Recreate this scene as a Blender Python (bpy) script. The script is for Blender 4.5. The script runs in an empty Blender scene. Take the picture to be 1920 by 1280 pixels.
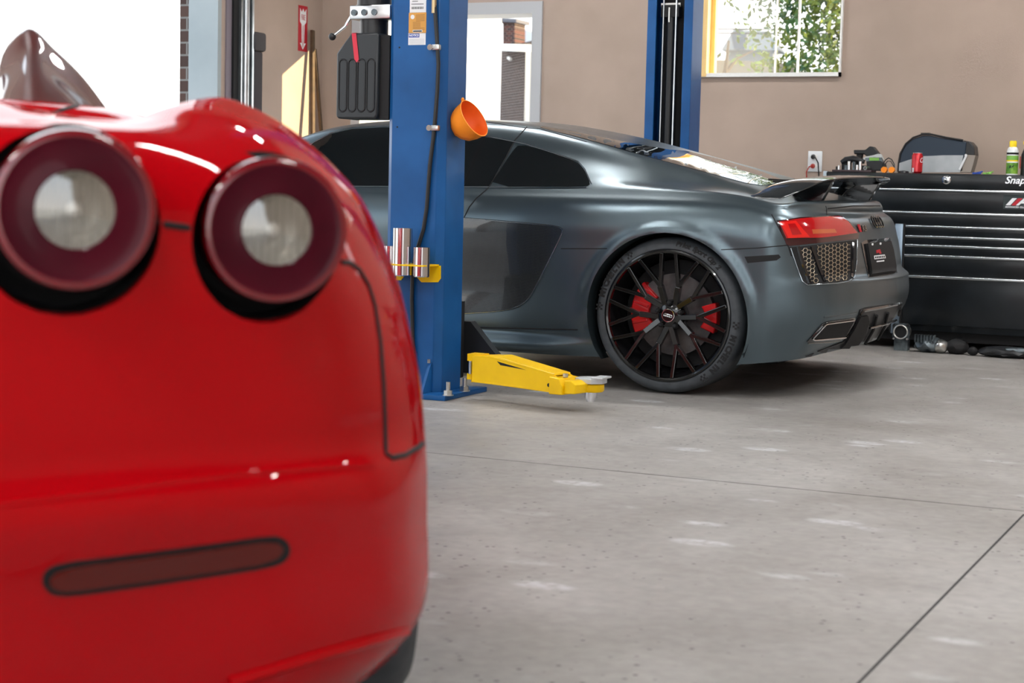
import bpy, bmesh, math, random
import numpy as np
from mathutils import Vector, Matrix
from mathutils.bvhtree import BVHTree
from mathutils.geometry import delaunay_2d_cdt
random.seed(7)
PI = math.pi
scn = bpy.context.scene
COL = scn.collection

# ---------------------------------------------------------------- camera
CAM = Vector((0, 0, .9)); FPX = 3200.0
_p, _r, _y = math.radians(5.1), math.radians(1.34), math.radians(24.4)
FW = Vector((-math.sin(_y)*math.cos(_p), math.cos(_y)*math.cos(_p), -math.sin(_p)))
_r0 = Vector((math.cos(_y), math.sin(_y), 0)); _u0 = _r0.cross(FW)
RT = _r0*math.cos(_r) + _u0*math.sin(_r); UP = -_r0*math.sin(_r) + _u0*math.cos(_r)

def sight(x, y):                      # line of sight measured on the photograph (survey of the place)
    return FW + RT*((x-960)/FPX) - UP*((y-640)/FPX)
def H(x, y, ax, v):                   # where that line meets the plane axis = v
    d = sight(x, y); return CAM + d*((v-CAM[ax])/d[ax])

# ---------------------------------------------------------------- materials
MATS = {}
def mat(name, col, rough=.5, metal=0., coat=0., coat_rough=.03, spec=.5, emit=None, estr=0., trans=0., alpha=1., ior=1.45):
    m = bpy.data.materials.new(name); m.use_nodes = True
    b = m.node_tree.nodes['Principled BSDF']
    b.inputs['Base Color'].default_value = (*col, 1)
    b.inputs['Roughness'].default_value = rough; b.inputs['Metallic'].default_value = metal
    b.inputs['Coat Weight'].default_value = coat; b.inputs['Coat Roughness'].default_value = coat_rough
    b.inputs['Specular IOR Level'].default_value = spec
    b.inputs['Transmission Weight'].default_value = trans; b.inputs['IOR'].default_value = ior
    b.inputs['Alpha'].default_value = alpha
    if emit: b.inputs['Emission Color'].default_value = (*emit, 1); b.inputs['Emission Strength'].default_value = estr
    MATS[name] = m; return m
def nodes(m): return m.node_tree.nodes, m.node_tree.links, m.node_tree.nodes['Principled BSDF']
def noisy(m, c0, c1, scale, detail=4, lo=.35, hi=.65, bump=0., bscale=None, rough=None):
    n, l, b = nodes(m)
    tc = n.new('ShaderNodeTexCoord'); nz = n.new('ShaderNodeTexNoise'); nz.inputs['Scale'].default_value = scale; nz.inputs['Detail'].default_value = detail
    rp = n.new('ShaderNodeValToRGB'); rp.color_ramp.elements[0].position = lo; rp.color_ramp.elements[1].position = hi
    rp.color_ramp.elements[0].color = (*c0, 1); rp.color_ramp.elements[1].color = (*c1, 1)
    l.new(tc.outputs['Object'], nz.inputs['Vector']); l.new(nz.outputs['Fac'], rp.inputs['Fac']); l.new(rp.outputs['Color'], b.inputs['Base Color'])
    if bump:
        n2 = n.new('ShaderNodeTexNoise'); n2.inputs['Scale'].default_value = bscale or scale*6; n2.inputs['Detail'].default_value = 3
        bp = n.new('ShaderNodeBump'); bp.inputs['Strength'].default_value = bump; bp.inputs['Distance'].default_value = .002
        l.new(tc.outputs['Object'], n2.inputs['Vector']); l.new(n2.outputs['Fac'], bp.inputs['Height']); l.new(bp.outputs['Normal'], b.inputs['Normal'])
    return m

M_wall = noisy(mat('wall_paint', (.4, .3, .24), .75), (.37, .285, .235), (.42, .325, .27), 3, 6, .3, .7, .25, 220)
M_ceil = mat('dark_ceiling_deck', (.09, .09, .095), .8); M_darkwall = mat('dark_panelling', (.07, .06, .055), .7)
M_white = mat('white_paint', (.8, .8, .78), .5)
M_greytrim = noisy(mat('grey_trim_paint', (.5, .53, .55), .5), (.29, .335, .355), (.34, .385, .405), 2)
M_doorframe = mat('pale_grey_door_frame', (.44, .45, .47), .5)
M_galv = noisy(mat('galvanised_steel', (.5, .53, .55), .28, 1.), (.42, .45, .47), (.62, .65, .67), 6, 3)
M_pine = noisy(mat('yellow_pine', (.75, .5, .2), .55), (.7, .45, .17), (.82, .58, .25), 4)
M_blue = noisy(mat('blue_enamel', (.012, .1, .35), .42, 0., .15, .2, .3), (.004, .062, .205), (.010, .10, .31), 3.2, 5, .35, .7)
M_black = mat('black_plastic', (.012, .013, .015), .38)
M_blackm = mat('matt_black', (.006, .006, .007), .75)
M_gloss = mat('gloss_black', (.006, .006, .007), .12, 0., 1.)
M_rubber = noisy(mat('tyre_rubber', (.03, .033, .037), .62), (.040, .046, .053), (.055, .062, .07), 30, 3)
M_barrel = mat('dark_barrel', (.008, .008, .009), .8, spec=.0)
M_letter = mat('black_lettering', (.004, .004, .005), .7)
M_grey = mat('tank_plastic', (.022, .026, .03), .34)
M_chrome = mat('chrome', (.75, .76, .78), .12, 1.)
M_zinc = mat('zinc_plate', (.6, .6, .58), .3, 1.)
M_yellow = noisy(mat('yellow_enamel', (.85, .52, .005), .4, 0., .1, .1, .25), (.80, .48, .001), (.9, .56, .002), 5)
M_orange = mat('orange_plastic', (1, .30, .02), .45, spec=.3)
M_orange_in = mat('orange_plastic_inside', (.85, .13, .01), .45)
M_redsign = mat('red_sign', (.42, .008, .02), .5)
M_redtape = mat('red_tape', (.6, .03, .06), .5)
M_bluesign = mat('blue_sign', (.015, .06, .35), .5)
M_amber = mat('amber_sign', (.6, .3, .06), .5)
M_paper = mat('white_label', (.72, .74, .76), .5)
M_wood = noisy(mat('dark_wood', (.06, .035, .02), .6), (.05, .03, .015), (.1, .06, .03), 15)
M_r8 = mat('satin_grey_paint', (.10, .135, .155), .30, .8, .35, .3)
M_r8glass = mat('dark_tinted_glass', (.004, .006, .007), .03, 0., 1., .01, .6)
M_trim = mat('bright_edge_trim', (.35, .4, .43), .25, 1.)
M_rim = mat('gloss_black_alloy', (.004, .004, .004), .2, 0., .8, .05, .3)
M_caliper = mat('red_caliper_paint', (.65, .008, .012), .3, 0., .6)
M_disc = noisy(mat('brake_disc', (.09, .085, .085), .45, .7), (.06, .055, .06), (.14, .13, .13), 12)
M_lampred = mat('red_lamp_glass', (.42, .006, .008), .12, 0., 1., .02)
M_lampred2 = mat('bright_red_lamp_glass', (.72, .012, .008), .15, 0., 1., .02)
M_lampdk = mat('smoked_red_lamp_glass', (.035, .004, .006), .1, 0., 1., .02)
M_lampamber = mat('amber_lamp_glass', (.5, .1, .03), .15, 0., 1., .02)
M_mesh = mat('warm_reflection_mesh', (.55, .47, .36), .35, .9)  # beige in the metal colour stands for warm reflections on chrome-like wire
M_fred = mat('gloss_red_paint', (.40, .001, .004), .4, 0., .5, .02, .0)
M_flens = noisy(mat('dark_red_lens', (.05, .0015, .007), .3, 0., .14, .03, .1), (.04, .001, .006), (.065, .002, .009), 9)
M_frefl = mat('rear_reflector_glass', (.10, .007, .004), .2, 0., .4, .03, .25)
M_silver = mat('silver_anodised', (.7, .74, .77), .25, 1.)
M_cab = noisy(mat('black_cabinet_enamel', (.006, .008, .01), .3, 0., .12, .12, .35), (.004, .005, .006), (.012, .015, .018), 3, 4)
M_bagblue = mat('blue_black_vinyl', (.012, .026, .046), .45)
M_baggrey = noisy(mat('grey_canvas', (.38, .41, .43), .8), (.34, .37, .39), (.44, .47, .49), 8)
M_bagbeige = mat('taupe_canvas', (.3, .26, .23), .8)
M_can = mat('red_can', (.5, .006, .015), .25, .4, .5)
M_alu = mat('aluminium', (.7, .7, .7), .3, 1.)
M_green = noisy(mat('green_label', (.1, .3, .03), .4), (.05, .2, .02), (.25, .45, .05), 25, 2)
M_limeg = mat('lime_green', (.2, .45, .08), .4)
M_capyel = mat('yellow_cap', (.9, .65, .01), .4)
M_cloth = mat('pale_cloth', (.5, .52, .52), .8)
M_cordred = mat('red_cord', (.4, .03, .02), .5)
M_gunmetal = noisy(mat('gunmetal', (.1, .12, .13), .4, .8), (.05, .06, .07), (.2, .24, .26), 18)
M_mortar = mat('pale_stone', (.6, .58, .55), .9)
M_leaf = noisy(mat('leaf', (.06, .2, .03), .5), (.02, .075, .015), (.27, .32, .03), 1.6, 3, .4, .72)
M_bark = mat('bark', (.08, .06, .045), .9)
M_plant = mat('dry_grass', (.17, .15, .12), .9)
M_render = mat('white_render', (.85, .85, .83), .9)
M_roof = mat('pale_roof', (.55, .56, .58), .9)
M_drkroof = mat('dark_coping', (.12, .12, .14), .8)
M_lampglow = mat('lamp_diffuser', (.9, .9, .9), .5, emit=(1, .985, .96), estr=85)

# carbon weave
def carbon():
    m = mat('carbon_weave', (.02, .022, .024), .2, .3, 1., .02); n, l, b = nodes(m)
    tc = n.new('ShaderNodeTexCoord'); ck = n.new('ShaderNodeTexChecker'); ck.inputs['Scale'].default_value = 330
    ck.inputs['Color1'].default_value = (.012, .014, .016, 1); ck.inputs['Color2'].default_value = (.045, .05, .053, 1)
    l.new(tc.outputs['Object'], ck.inputs['Vector']); l.new(ck.outputs['Color'], b.inputs['Base Color']); return m
M_carbon = carbon()
def brick(name, c1, c2, mort, sc):
    m = mat(name, c1, .9); n, l, b = nodes(m)
    tc = n.new('ShaderNodeTexCoord'); mp = n.new('ShaderNodeMapping'); mp.inputs['Rotation'].default_value = (PI/2, 0, 0)
    bt = n.new('ShaderNodeTexBrick'); bt.inputs['Scale'].default_value = sc; bt.inputs['Mortar Size'].default_value = .02
    bt.inputs['Color1'].default_value = (*c1, 1); bt.inputs['Color2'].default_value = (*c2, 1); bt.inputs['Mortar'].default_value = (*mort, 1)
    l.new(tc.outputs['Object'], mp.inputs['Vector']); l.new(mp.outputs['Vector'], bt.inputs['Vector']); l.new(bt.outputs['Color'], b.inputs['Base Color']); return m
M_brick = brick('brown_brick', (.032, .016, .013), (.05, .025, .019), (.22, .19, .17), 3.7)
M_brickwall = brick('wall_brick', (.06, .035, .03), (.09, .05, .04), (.2, .19, .18), 3.0)
M_brickred = brick('red_brick', (.10, .03, .022), (.03, .02, .02), (.2, .15, .13), 4.2)
def floor_mat():
    m = mat('polished_concrete', (.3, .3, .29), .5, 0., 0., .1, .5); n, l, b = nodes(m)
    tc = n.new('ShaderNodeTexCoord')
    def noise(s, d, dist=0.):
        z = n.new('ShaderNodeTexNoise'); z.inputs['Scale'].default_value = s; z.inputs['Detail'].default_value = d; z.inputs['Distortion'].default_value = dist
        l.new(tc.outputs['Object'], z.inputs['Vector']); return z
    def ramp(src, a, b_, c0, c1):
        r = n.new('ShaderNodeValToRGB'); r.color_ramp.elements[0].position = a; r.color_ramp.elements[1].position = b_
        r.color_ramp.elements[0].color = c0; r.color_ramp.elements[1].color = c1; l.new(src, r.inputs['Fac']); return r
    def mix(f, a, b_, mode='MIX'):
        x = n.new('ShaderNodeMix'); x.data_type = 'RGBA'; x.blend_type = mode
        if isinstance(f, float): x.inputs[0].default_value = f
        else: l.new(f, x.inputs[0])
        for k, v in ((6, a), (7, b_)):
            if isinstance(v, tuple): x.inputs[k].default_value = v
            else: l.new(v, x.inputs[k])
        return x.outputs[2]
    base = ramp(noise(1.3, 8, .4).outputs['Fac'], .3, .7, (.24, .222, .207, 1), (.365, .35, .336, 1)).outputs['Color']
    fine = ramp(noise(26, 6).outputs['Fac'], .3, .75, (.86, .86, .86, 1), (1.08, 1.08, 1.08, 1)).outputs['Color']
    c = mix(1., base, fine, 'MULTIPLY')
    # pale scuffs and shoe prints
    vo = n.new('ShaderNodeTexVoronoi'); vo.inputs['Scale'].default_value = 3.4; vo.inputs['Randomness'].default_value = 1
    mp = n.new('ShaderNodeMapping'); mp.inputs['Scale'].default_value = (.75, 1.6, 1); mp.inputs['Rotation'].default_value = (0, 0, .5)
    l.new(tc.outputs['Object'], mp.inputs['Vector']); l.new(mp.outputs['Vector'], vo.inputs['Vector'])
    pr = ramp(vo.outputs['Distance'], .17, .25, (1, 1, 1, 1), (0, 0, 0, 1)).outputs['Color']
    gate = ramp(noise(2.4, 2).outputs['Fac'], .42, .58, (0, 0, 0, 1), (.75, .75, .75, 1)).outputs['Color']
    brk = ramp(noise(30, 3).outputs['Fac'], .35, .6, (.2, .2, .2, 1), (1, 1, 1, 1)).outputs['Color']
    c = mix(mix(1., mix(1., pr, gate, 'MULTIPLY'), brk, 'MULTIPLY'), c, (.54, .55, .57, 1))
    # dark specks
    v2 = n.new('ShaderNodeTexVoronoi'); v2.inputs['Scale'].default_value = 26; l.new(tc.outputs['Object'], v2.inputs['Vector'])
    sp = ramp(v2.outputs['Distance'], .09, .19, (1, 1, 1, 1), (0, 0, 0, 1)).outputs['Color']
    g2 = ramp(noise(7, 4).outputs['Fac'], .44, .58, (0, 0, 0, 1), (.95, .95, .95, 1)).outputs['Color']
    c = mix(mix(1., sp, g2, 'MULTIPLY'), c, (.055, .05, .048, 1))
    l.new(c, b.inputs['Base Color'])
    rr = ramp(noise(4, 5).outputs['Fac'], .3, .7, (.38, .38, .38, 1), (.6, .6, .6, 1)).outputs['Color']
    l.new(rr, b.inputs['Roughness'])
    bp = n.new('ShaderNodeBump'); bp.inputs['Strength'].default_value = .15; bp.inputs['Distance'].default_value = .002
    l.new(noise(60, 5).outputs['Fac'], bp.inputs['Height']); l.new(bp.outputs['Normal'], b.inputs['Normal'])
    return m
M_floor = floor_mat()
def hazy():
    m = bpy.data.materials.new('hazy_glass'); m.use_nodes = True; n, l = m.node_tree.nodes, m.node_tree.links; n.clear()
    o = n.new('ShaderNodeOutputMaterial'); mx = n.new('ShaderNodeMixShader'); t = n.new('ShaderNodeBsdfTransparent'); d = n.new('ShaderNodeBsdfTranslucent')
    d.inputs['Color'].default_value = (.9, .93, .95, 1); mx.inputs[0].default_value = .05
    l.new(t.outputs[0], mx.inputs[1]); l.new(d.outputs[0], mx.inputs[2]); l.new(mx.outputs[0], o.inputs['Surface']); return m
M_haze = hazy()
def pane():
    m = bpy.data.materials.new('window_glass'); m.use_nodes = True; n, l = m.node_tree.nodes, m.node_tree.links; n.clear()
    o = n.new('ShaderNodeOutputMaterial'); mx = n.new('ShaderNodeMixShader'); t = n.new('ShaderNodeBsdfTransparent'); g = n.new('ShaderNodeBsdfGlossy')
    g.inputs['Roughness'].default_value = .02; mx.inputs[0].default_value = .06
    l.new(t.outputs[0], mx.inputs[1]); l.new(g.outputs[0], mx.inputs[2]); l.new(mx.outputs[0], o.inputs['Surface']); return m
M_pane = pane()

# ---------------------------------------------------------------- mesh builder
class MB:
    def __init__(s): s.v = []; s.f = []
    def add(s, vs, fs):
        k = len(s.v); s.v += [Vector(v) for v in vs]; s.f += [tuple(i+k for i in f) for f in fs]; return s
    def box(s, a, b, bev=0.):
        a = Vector(a); b = Vector(b); lo = Vector(map(min, a, b)); hi = Vector(map(max, a, b))
        if bev:
            bm = bmesh.new(); bmesh.ops.create_cube(bm, size=1, matrix=Matrix.Translation((lo+hi)/2) @ Matrix.Diagonal((*(hi-lo), 1)))
            bmesh.ops.bevel(bm, geom=bm.edges[:], offset=min(bev, min(hi-lo)*.45), segments=2, profile=.5, affect='EDGES')
            return s.addbm(bm)
        x0, y0, z0 = lo; x1, y1, z1 = hi
        return s.add([(x0,y0,z0),(x1,y0,z0),(x1,y1,z0),(x0,y1,z0),(x0,y0,z1),(x1,y0,z1),(x1,y1,z1),(x0,y1,z1)],
                     [(0,3,2,1),(4,5,6,7),(0,1,5,4),(1,2,6,5),(2,3,7,6),(3,0,4,7)])
    def addbm(s, bm):
        bm.verts.ensure_lookup_table(); bm.verts.index_update()
        s.add([v.co.copy() for v in bm.verts], [tuple(v.index for v in f.verts) for f in bm.faces]); bm.free(); return s
    def lathe(s, prof, o, axis, n=32, a0=0, a1=2*PI, caps=False):
        o = Vector(o); ax = Vector(axis).normalized(); e = ax.orthogonal().normalized(); g = ax.cross(e)
        full = abs(a1-a0) > 2*PI-1e-4; m = n if full else n+1; vs = []
        for i in range(m):
            t = a0+(a1-a0)*i/n; d = e*math.cos(t)+g*math.sin(t)
            for r, h in prof: vs.append(o+d*r+ax*h)
        k = len(prof); fs = []
        for i in range(n):
            j = (i+1) % m
            for q in range(k-1): fs.append((i*k+q, j*k+q, j*k+q+1, i*k+q+1))
        return s.add(vs, fs)
    def cyl(s, a, b, r, n=16, r2=None):
        a = Vector(a); b = Vector(b); h = (b-a).length; r2 = r if r2 is None else r2
        return s.lathe([(0.0001, 0), (r, 0), (r2, h), (0.0001, h)], a, b-a, n)
    def tube(s, pts, r, n=8, closed=False):
        pts = [Vector(p) for p in pts]; N = len(pts); vs = []; fs = []; prev = None
        for i, p in enumerate(pts):
            t = (pts[(i+1) % N]-pts[i-1]) if closed else (pts[min(i+1, N-1)]-pts[max(i-1, 0)])
            t.normalize()
            u = t.orthogonal() if prev is None else prev - t*prev.dot(t)
            u.normalize(); prev = u; w = t.cross(u); rr = r[i] if isinstance(r, (list, tuple)) else r
            for k in range(n): a = 2*PI*k/n; vs.append(p+(u*math.cos(a)+w*math.sin(a))*rr)
        for i in range(N if closed else N-1):
            j = (i+1) % N
            for k in range(n): fs.append((i*n+k, i*n+(k+1) % n, j*n+(k+1) % n, j*n+k))
        if not closed: fs += [tuple(reversed(range(n))), tuple((N-1)*n+k for k in range(n))]
        return s.add(vs, fs)
    def bar(s, a, b, w, h, up):               # rectangular bar from a to b, h along up
        a = Vector(a); b = Vector(b); t = (b-a).normalized(); up = Vector(up); up = (up-t*up.dot(t)).normalized(); sd = t.cross(up)
        q = [p+sd*(i*w/2)+up*(j*h/2) for p in (a, b) for i, j in ((-1,-1),(1,-1),(1,1),(-1,1))]
        return s.add(q, [(0,1,2,3),(7,6,5,4),(0,4,5,1),(1,5,6,2),(2,6,7,3),(3,7,4,0)])
    def prism(s, pts, d):                     # polygon of 3-D points pushed along d
        n = len(pts); P = [Vector(p) for p in pts]; d = Vector(d)
        return s.add(P+[p+d for p in P], [tuple(range(n)), tuple(reversed(range(n, 2*n)))]+[(i, n+i, n+(i+1) % n, (i+1) % n) for i in range(n)])
    def ball(s, c, r, n=12):
        r = Vector((r, r, r)) if isinstance(r, (int, float)) else Vector(r)
        bm = bmesh.new(); bmesh.ops.create_uvsphere(bm, u_segments=n*2, v_segments=n, radius=1, matrix=Matrix.Translation(Vector(c)) @ Matrix.Diagonal((*r, 1)))
        return s.addbm(bm)

def link(o, parent=None):
    COL.objects.link(o)
    if parent: o.parent = parent
    return o
ROOTLOC = {}
def wloc(o):
    p = Vector(o.location)
    while o.parent: o = o.parent; p += Vector(o.location)
    return p
def obj(name, mb, m, parent=None, smooth=40, loc=None, bevel=0., label=None, extra=None):
    if loc is None:
        if parent is not None: loc = wloc(parent)
        else:
            lo = Vector([min(v[i] for v in mb.v) for i in range(3)]); hi = Vector([max(v[i] for v in mb.v) for i in range(3)])
            loc = Vector(((lo.x+hi.x)/2, (lo.y+hi.y)/2, lo.z))
    me = bpy.data.meshes.new(name); me.from_pydata([v-loc for v in mb.v], [], mb.f); me.materials.append(m)
    bm = bmesh.new(); bm.from_mesh(me); bmesh.ops.remove_doubles(bm, verts=bm.verts, dist=1e-6); bmesh.ops.recalc_face_normals(bm, faces=bm.faces); bm.to_mesh(me); bm.free()
    if smooth:
        me.set_sharp_from_angle(angle=math.radians(smooth)); me.polygons.foreach_set('use_smooth', [True]*len(me.polygons))
    o = bpy.data.objects.new(name, me); link(o, parent)
    o.location = (0, 0, 0) if parent is not None else loc
    if bevel:
        b = o.modifiers.new('bevel', 'BEVEL'); b.width = bevel; b.segments = 2; b.limit_method = 'ANGLE'
    if label: o['label'] = label
    return o
def tag(o, label, cat, group=None, kind=None):
    o['label'] = label; o['category'] = cat
    if group: o['group'] = group
    if kind: o['kind'] = kind
    return o
def thing(name, label, cat, loc, group=None):
    o = bpy.data.objects.new(name, None); link(o); o.location = loc; o.empty_display_size = .1
    return tag(o, label, cat, group)
def struct(name, mb, m, label=None, parent=None, smooth=0, loc=None):
    o = obj(name, mb, m, parent, smooth=smooth, loc=loc)
    if parent is None: o['kind'] = 'structure'
    if label: o['label'] = label
    return o
def text_mb(txt, size, o, right, up, ext=.0006, align='CENTER', wrap=None, sx=1., shear=0., bold=0.):
    cu = bpy.data.curves.new('t', 'FONT'); cu.body = txt; cu.size = size; cu.align_x = align; cu.align_y = 'CENTER'; cu.extrude = ext; cu.shear = shear; cu.offset = bold
    cu.resolution_u = 3
    t = bpy.data.objects.new('t', cu); COL.objects.link(t); dg = bpy.context.evaluated_depsgraph_get(); dg.update()
    me = bpy.data.meshes.new_from_object(t.evaluated_get(dg)); right = Vector(right).normalized(); up = Vector(up).normalized(); nn = right.cross(up); o = Vector(o)
    mb = MB(); vs = []
    for v in me.vertices:
        p = v.co
        if wrap: vs.append(wrap(p.x*sx, p.y, p.z))
        else: vs.append(o+right*(p.x*sx)+up*p.y+nn*p.z)
    mb.add(vs, [tuple(f.vertices) for f in me.polygons])
    bpy.data.objects.remove(t); bpy.data.meshes.remove(me); bpy.data.curves.remove(cu); return mb

# ---------------------------------------------------------------- interpolated body shells
def basis(t, n):
    t = np.asarray(t, float); K = len(t); out = []
    for k in range(K-1):
        for i in range(n):
            out.append((k, i/n))
    out.append((K-2, 1.0)); B = np.zeros((len(out), K))
    D = np.zeros((K, K))
    for k in range(K):
        if k == 0: D[0, 0] = -1/(t[1]-t[0]); D[0, 1] = 1/(t[1]-t[0])
        elif k == K-1: D[k, k-1] = -1/(t[k]-t[k-1]); D[k, k] = 1/(t[k]-t[k-1])
        else:
            h0 = t[k]-t[k-1]; h1 = t[k+1]-t[k]; w0 = h1/(h0+h1); w1 = h0/(h0+h1)
            D[k, k-1] -= w0/h0; D[k, k] += w0/h0; D[k, k] -= w1/h1; D[k, k+1] += w1/h1
    for r, (k, u) in enumerate(out):
        h = t[k+1]-t[k]; h00 = 2*u**3-3*u**2+1; h10 = u**3-2*u**2+u; h01 = -2*u**3+3*u**2; h11 = u**3-u**2
        B[r, k] += h00; B[r, k+1] += h01; B[r] += h*(h10*D[k]+h11*D[k+1])
    return B
def shell(ctrl, nr, nc):
    C = np.asarray(ctrl, float)
    dr = np.linalg.norm(np.diff(C, axis=0), axis=2).mean(1); dc = np.linalg.norm(np.diff(C, axis=1), axis=2).mean(0)
    Br = basis(np.concatenate([[0], np.cumsum(dr)]), nr); Bc = basis(np.concatenate([[0], np.cumsum(dc)]), nc)
    return np.einsum('ij,jkd,lk->ild', Br, C, Bc)
def grid_bm(P, tf, mirror):
    bm = bmesh.new()
    for sgn in ((1, -1) if mirror else (1,)):
        V = [[bm.verts.new((p[0], p[1]*sgn, p[2])) for p in row] for row in P]
        for i in range(len(V)-1):
            for j in range(len(V[0])-1):
                q = [V[i][j], V[i][j+1], V[i+1][j+1], V[i+1][j]]
                try: bm.faces.new(q if sgn > 0 else q[::-1])
                except ValueError: pass
    bmesh.ops.remove_doubles(bm, verts=bm.verts, dist=.0008)
    bmesh.ops.dissolve_degenerate(bm, dist=1e-5, edges=bm.edges)
    return bm
def cut_hole(bm, proj, r, ok, depth_vec, depth, snap=None):
    """open a round hole: proj(co) -> (du, dv) from its centre; the rim is turned inwards"""
    ins = set()
    for f in list(bm.faces):
        vs = [v for v in f.verts]
        if not all(ok(v.co) for v in vs): continue
        if all(math.hypot(*proj(v.co)[0:2]) < r for v in vs): ins.add(f)
    bmesh.ops.delete(bm, geom=list(ins), context='FACES')
    for v in bm.verts:
        if not ok(v.co): continue
        du, dv, eu, ev = proj(v.co); d = math.hypot(du, dv)
        if 1e-6 < d < r:
            v.co += (eu*du+ev*dv)*((r-d)/d)
            if snap:                                           # keep the moved rim on the surface
                h = snap.ray_cast(v.co-depth_vec*.2, depth_vec)
                if h[0] and (h[0]-v.co).length < .12: v.co = h[0]
    es = [e for e in bm.edges if len(e.link_faces) == 1 and all(ok(v.co) and abs(math.hypot(*proj(v.co)[0:2])-r) < 1e-4 for v in e.verts)]
    g = bmesh.ops.extrude_edge_only(bm, edges=es)
    for v in g['geom']:
        if isinstance(v, bmesh.types.BMVert): v.co += depth_vec*depth
def bm_obj(name, bm, m, parent, smooth=50):
    bmesh.ops.recalc_face_normals(bm, faces=bm.faces)
    tree = BVHTree.FromBMesh(bm); mb = MB().addbm(bm)
    return obj(name, mb, m, parent, smooth=smooth), tree

def cast(tree, x, y):
    d = sight(x, y).normalized(); h = tree.ray_cast(CAM, d)
    if h[0] is None: return None
    n = h[1].normalized()
    return h[0], (n if n.dot(d) < 0 else -n)
def chaikin(pts, k=2, closed=True):
    for _ in range(k):
        q = []; N = len(pts)
        if not closed: q.append(pts[0])
        for i in range(N if closed else N-1):
            a, b = pts[i], pts[(i+1) % N]
            q += [(a[0]*.75+b[0]*.25, a[1]*.75+b[1]*.25), (a[0]*.25+b[0]*.75, a[1]*.25+b[1]*.75)]
        if not closed: q.append(pts[-1])
        pts = q
    return pts
def densify(pts, step, closed=True):
    out = []; N = len(pts)
    for i in range(N if closed else N-1):
        a, b = pts[i], pts[(i+1) % N]; L = math.hypot(b[0]-a[0], b[1]-a[1]); k = max(1, int(L/step))
        out += [(a[0]+(b[0]-a[0])*t/k, a[1]+(b[1]-a[1])*t/k) for t in range(k)]
    if not closed: out.append(pts[-1])
    return out
def inpoly(p, poly):
    c = False; n = len(poly); j = n-1
    for i in range(n):
        (xi, yi), (xj, yj) = poly[i], poly[j]
        if (yi > p[1]) != (yj > p[1]) and p[0] < (xj-xi)*(p[1]-yi)/(yj-yi)+xi: c = not c
        j = i
    return c
def drape(tree, poly, off=.003, step=7, thick=.006, rnd=0, edge=None):
    """panel whose outline is fitted onto a body surface: returns a mesh with thickness"""
    if rnd: poly = chaikin(poly, rnd)
    poly = densify(poly, edge or step)
    xs = [p[0] for p in poly]; ys = [p[1] for p in poly]
    inner = []
    y = min(ys)+step/2; row = 0
    while y < max(ys):
        x = min(xs)+(step/2 if row % 2 else 0)
        while x < max(xs):
            if inpoly((x, y), poly) and min(math.hypot(x-a, y-b) for a, b in poly) > step*.45: inner.append((x, y))
            x += step
        y += step*.87; row += 1
    pts = [Vector(p) for p in poly+inner]; n = len(poly)
    r = delaunay_2d_cdt(pts, [(i, (i+1) % n) for i in range(n)], [], 1, 1e-5)
    V, F = r[0], r[2]; hit = [cast(tree, v[0], v[1]) for v in V]
    top = {}; mb = MB(); bm = bmesh.new(); vs = []
    for h in hit: vs.append(None if h is None else (bm.verts.new(h[0]+h[1]*off), h[1]))
    for f in F:
        if any(vs[i] is None for i in f): continue
        try: bm.faces.new([vs[i][0] for i in f])
        except ValueError: pass
    nm = {v[0]: v[1] for v in vs if v}
    es = [e for e in bm.edges if len(e.link_faces) == 1]
    g = bmesh.ops.extrude_edge_only(bm, edges=es)
    for e in g['geom']:
        if isinstance(e, bmesh.types.BMVert):
            src = min((x for q in e.link_edges for x in q.verts if x in nm), key=lambda x: (x.co-e.co).length, default=None)
            if src: e.co -= nm[src]*thick
    bmesh.ops.delete(bm, geom=[v for v in bm.verts if not v.link_faces], context='VERTS')
    return mb.addbm(bm)
def seam(tree, pts, r=.002, off=0., step=5, closed=False, rnd=0, n=6):
    if rnd: pts = chaikin(pts, rnd, closed)
    mb = MB(); run = []
    for p in densify(pts, step, closed):
        h = cast(tree, *p)
        if h: run.append(h[0]+h[1]*off)
    if len(run) > 1: mb.tube(run, r, n, closed)
    return mb

# ================================================================ THE ROOM
XW, YB, XR, YF, ZC = -6.585, 11.0, 5.0, -4.5, 4.1
T = .25
struct('floor', MB().box((XW-T, YF-T, -.2), (XR+T, YB+T, 0)), M_floor)
struct('ceiling', MB().box((XW-T, YF-T, ZC), (XR+T, YB+T, ZC+.2)), M_ceil)
# back wall with a door opening and a window opening
DX0, DX1, DZ = -6.27, -4.866, 2.14
WX0, WX1, WZ0, WZ1 = -3.653, -2.70, 1.673, 2.75
w = MB()
w.box((XW-T, YB, 0), (DX0, YB+T, ZC)); w.box((DX0, YB, DZ), (DX1, YB+T, ZC)); w.box((DX1, YB, 0), (WX0, YB+T, ZC))
w.box((WX0, YB, 0), (WX1, YB+T, WZ0)); w.box((WX0, YB, WZ1), (WX1, YB+T, ZC))
VX0, VX1 = -1.35, -.78  # opening for the added window, out of view
w.box((WX1, YB, 0), (VX0, YB+T, ZC)); w.box((VX0, YB, 0), (VX1, YB+T, WZ0)); w.box((VX0, YB, WZ1), (VX1, YB+T, ZC)); w.box((VX1, YB, 0), (XR+T, YB+T, ZC))
struct('wall_back', w, M_wall)
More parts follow.
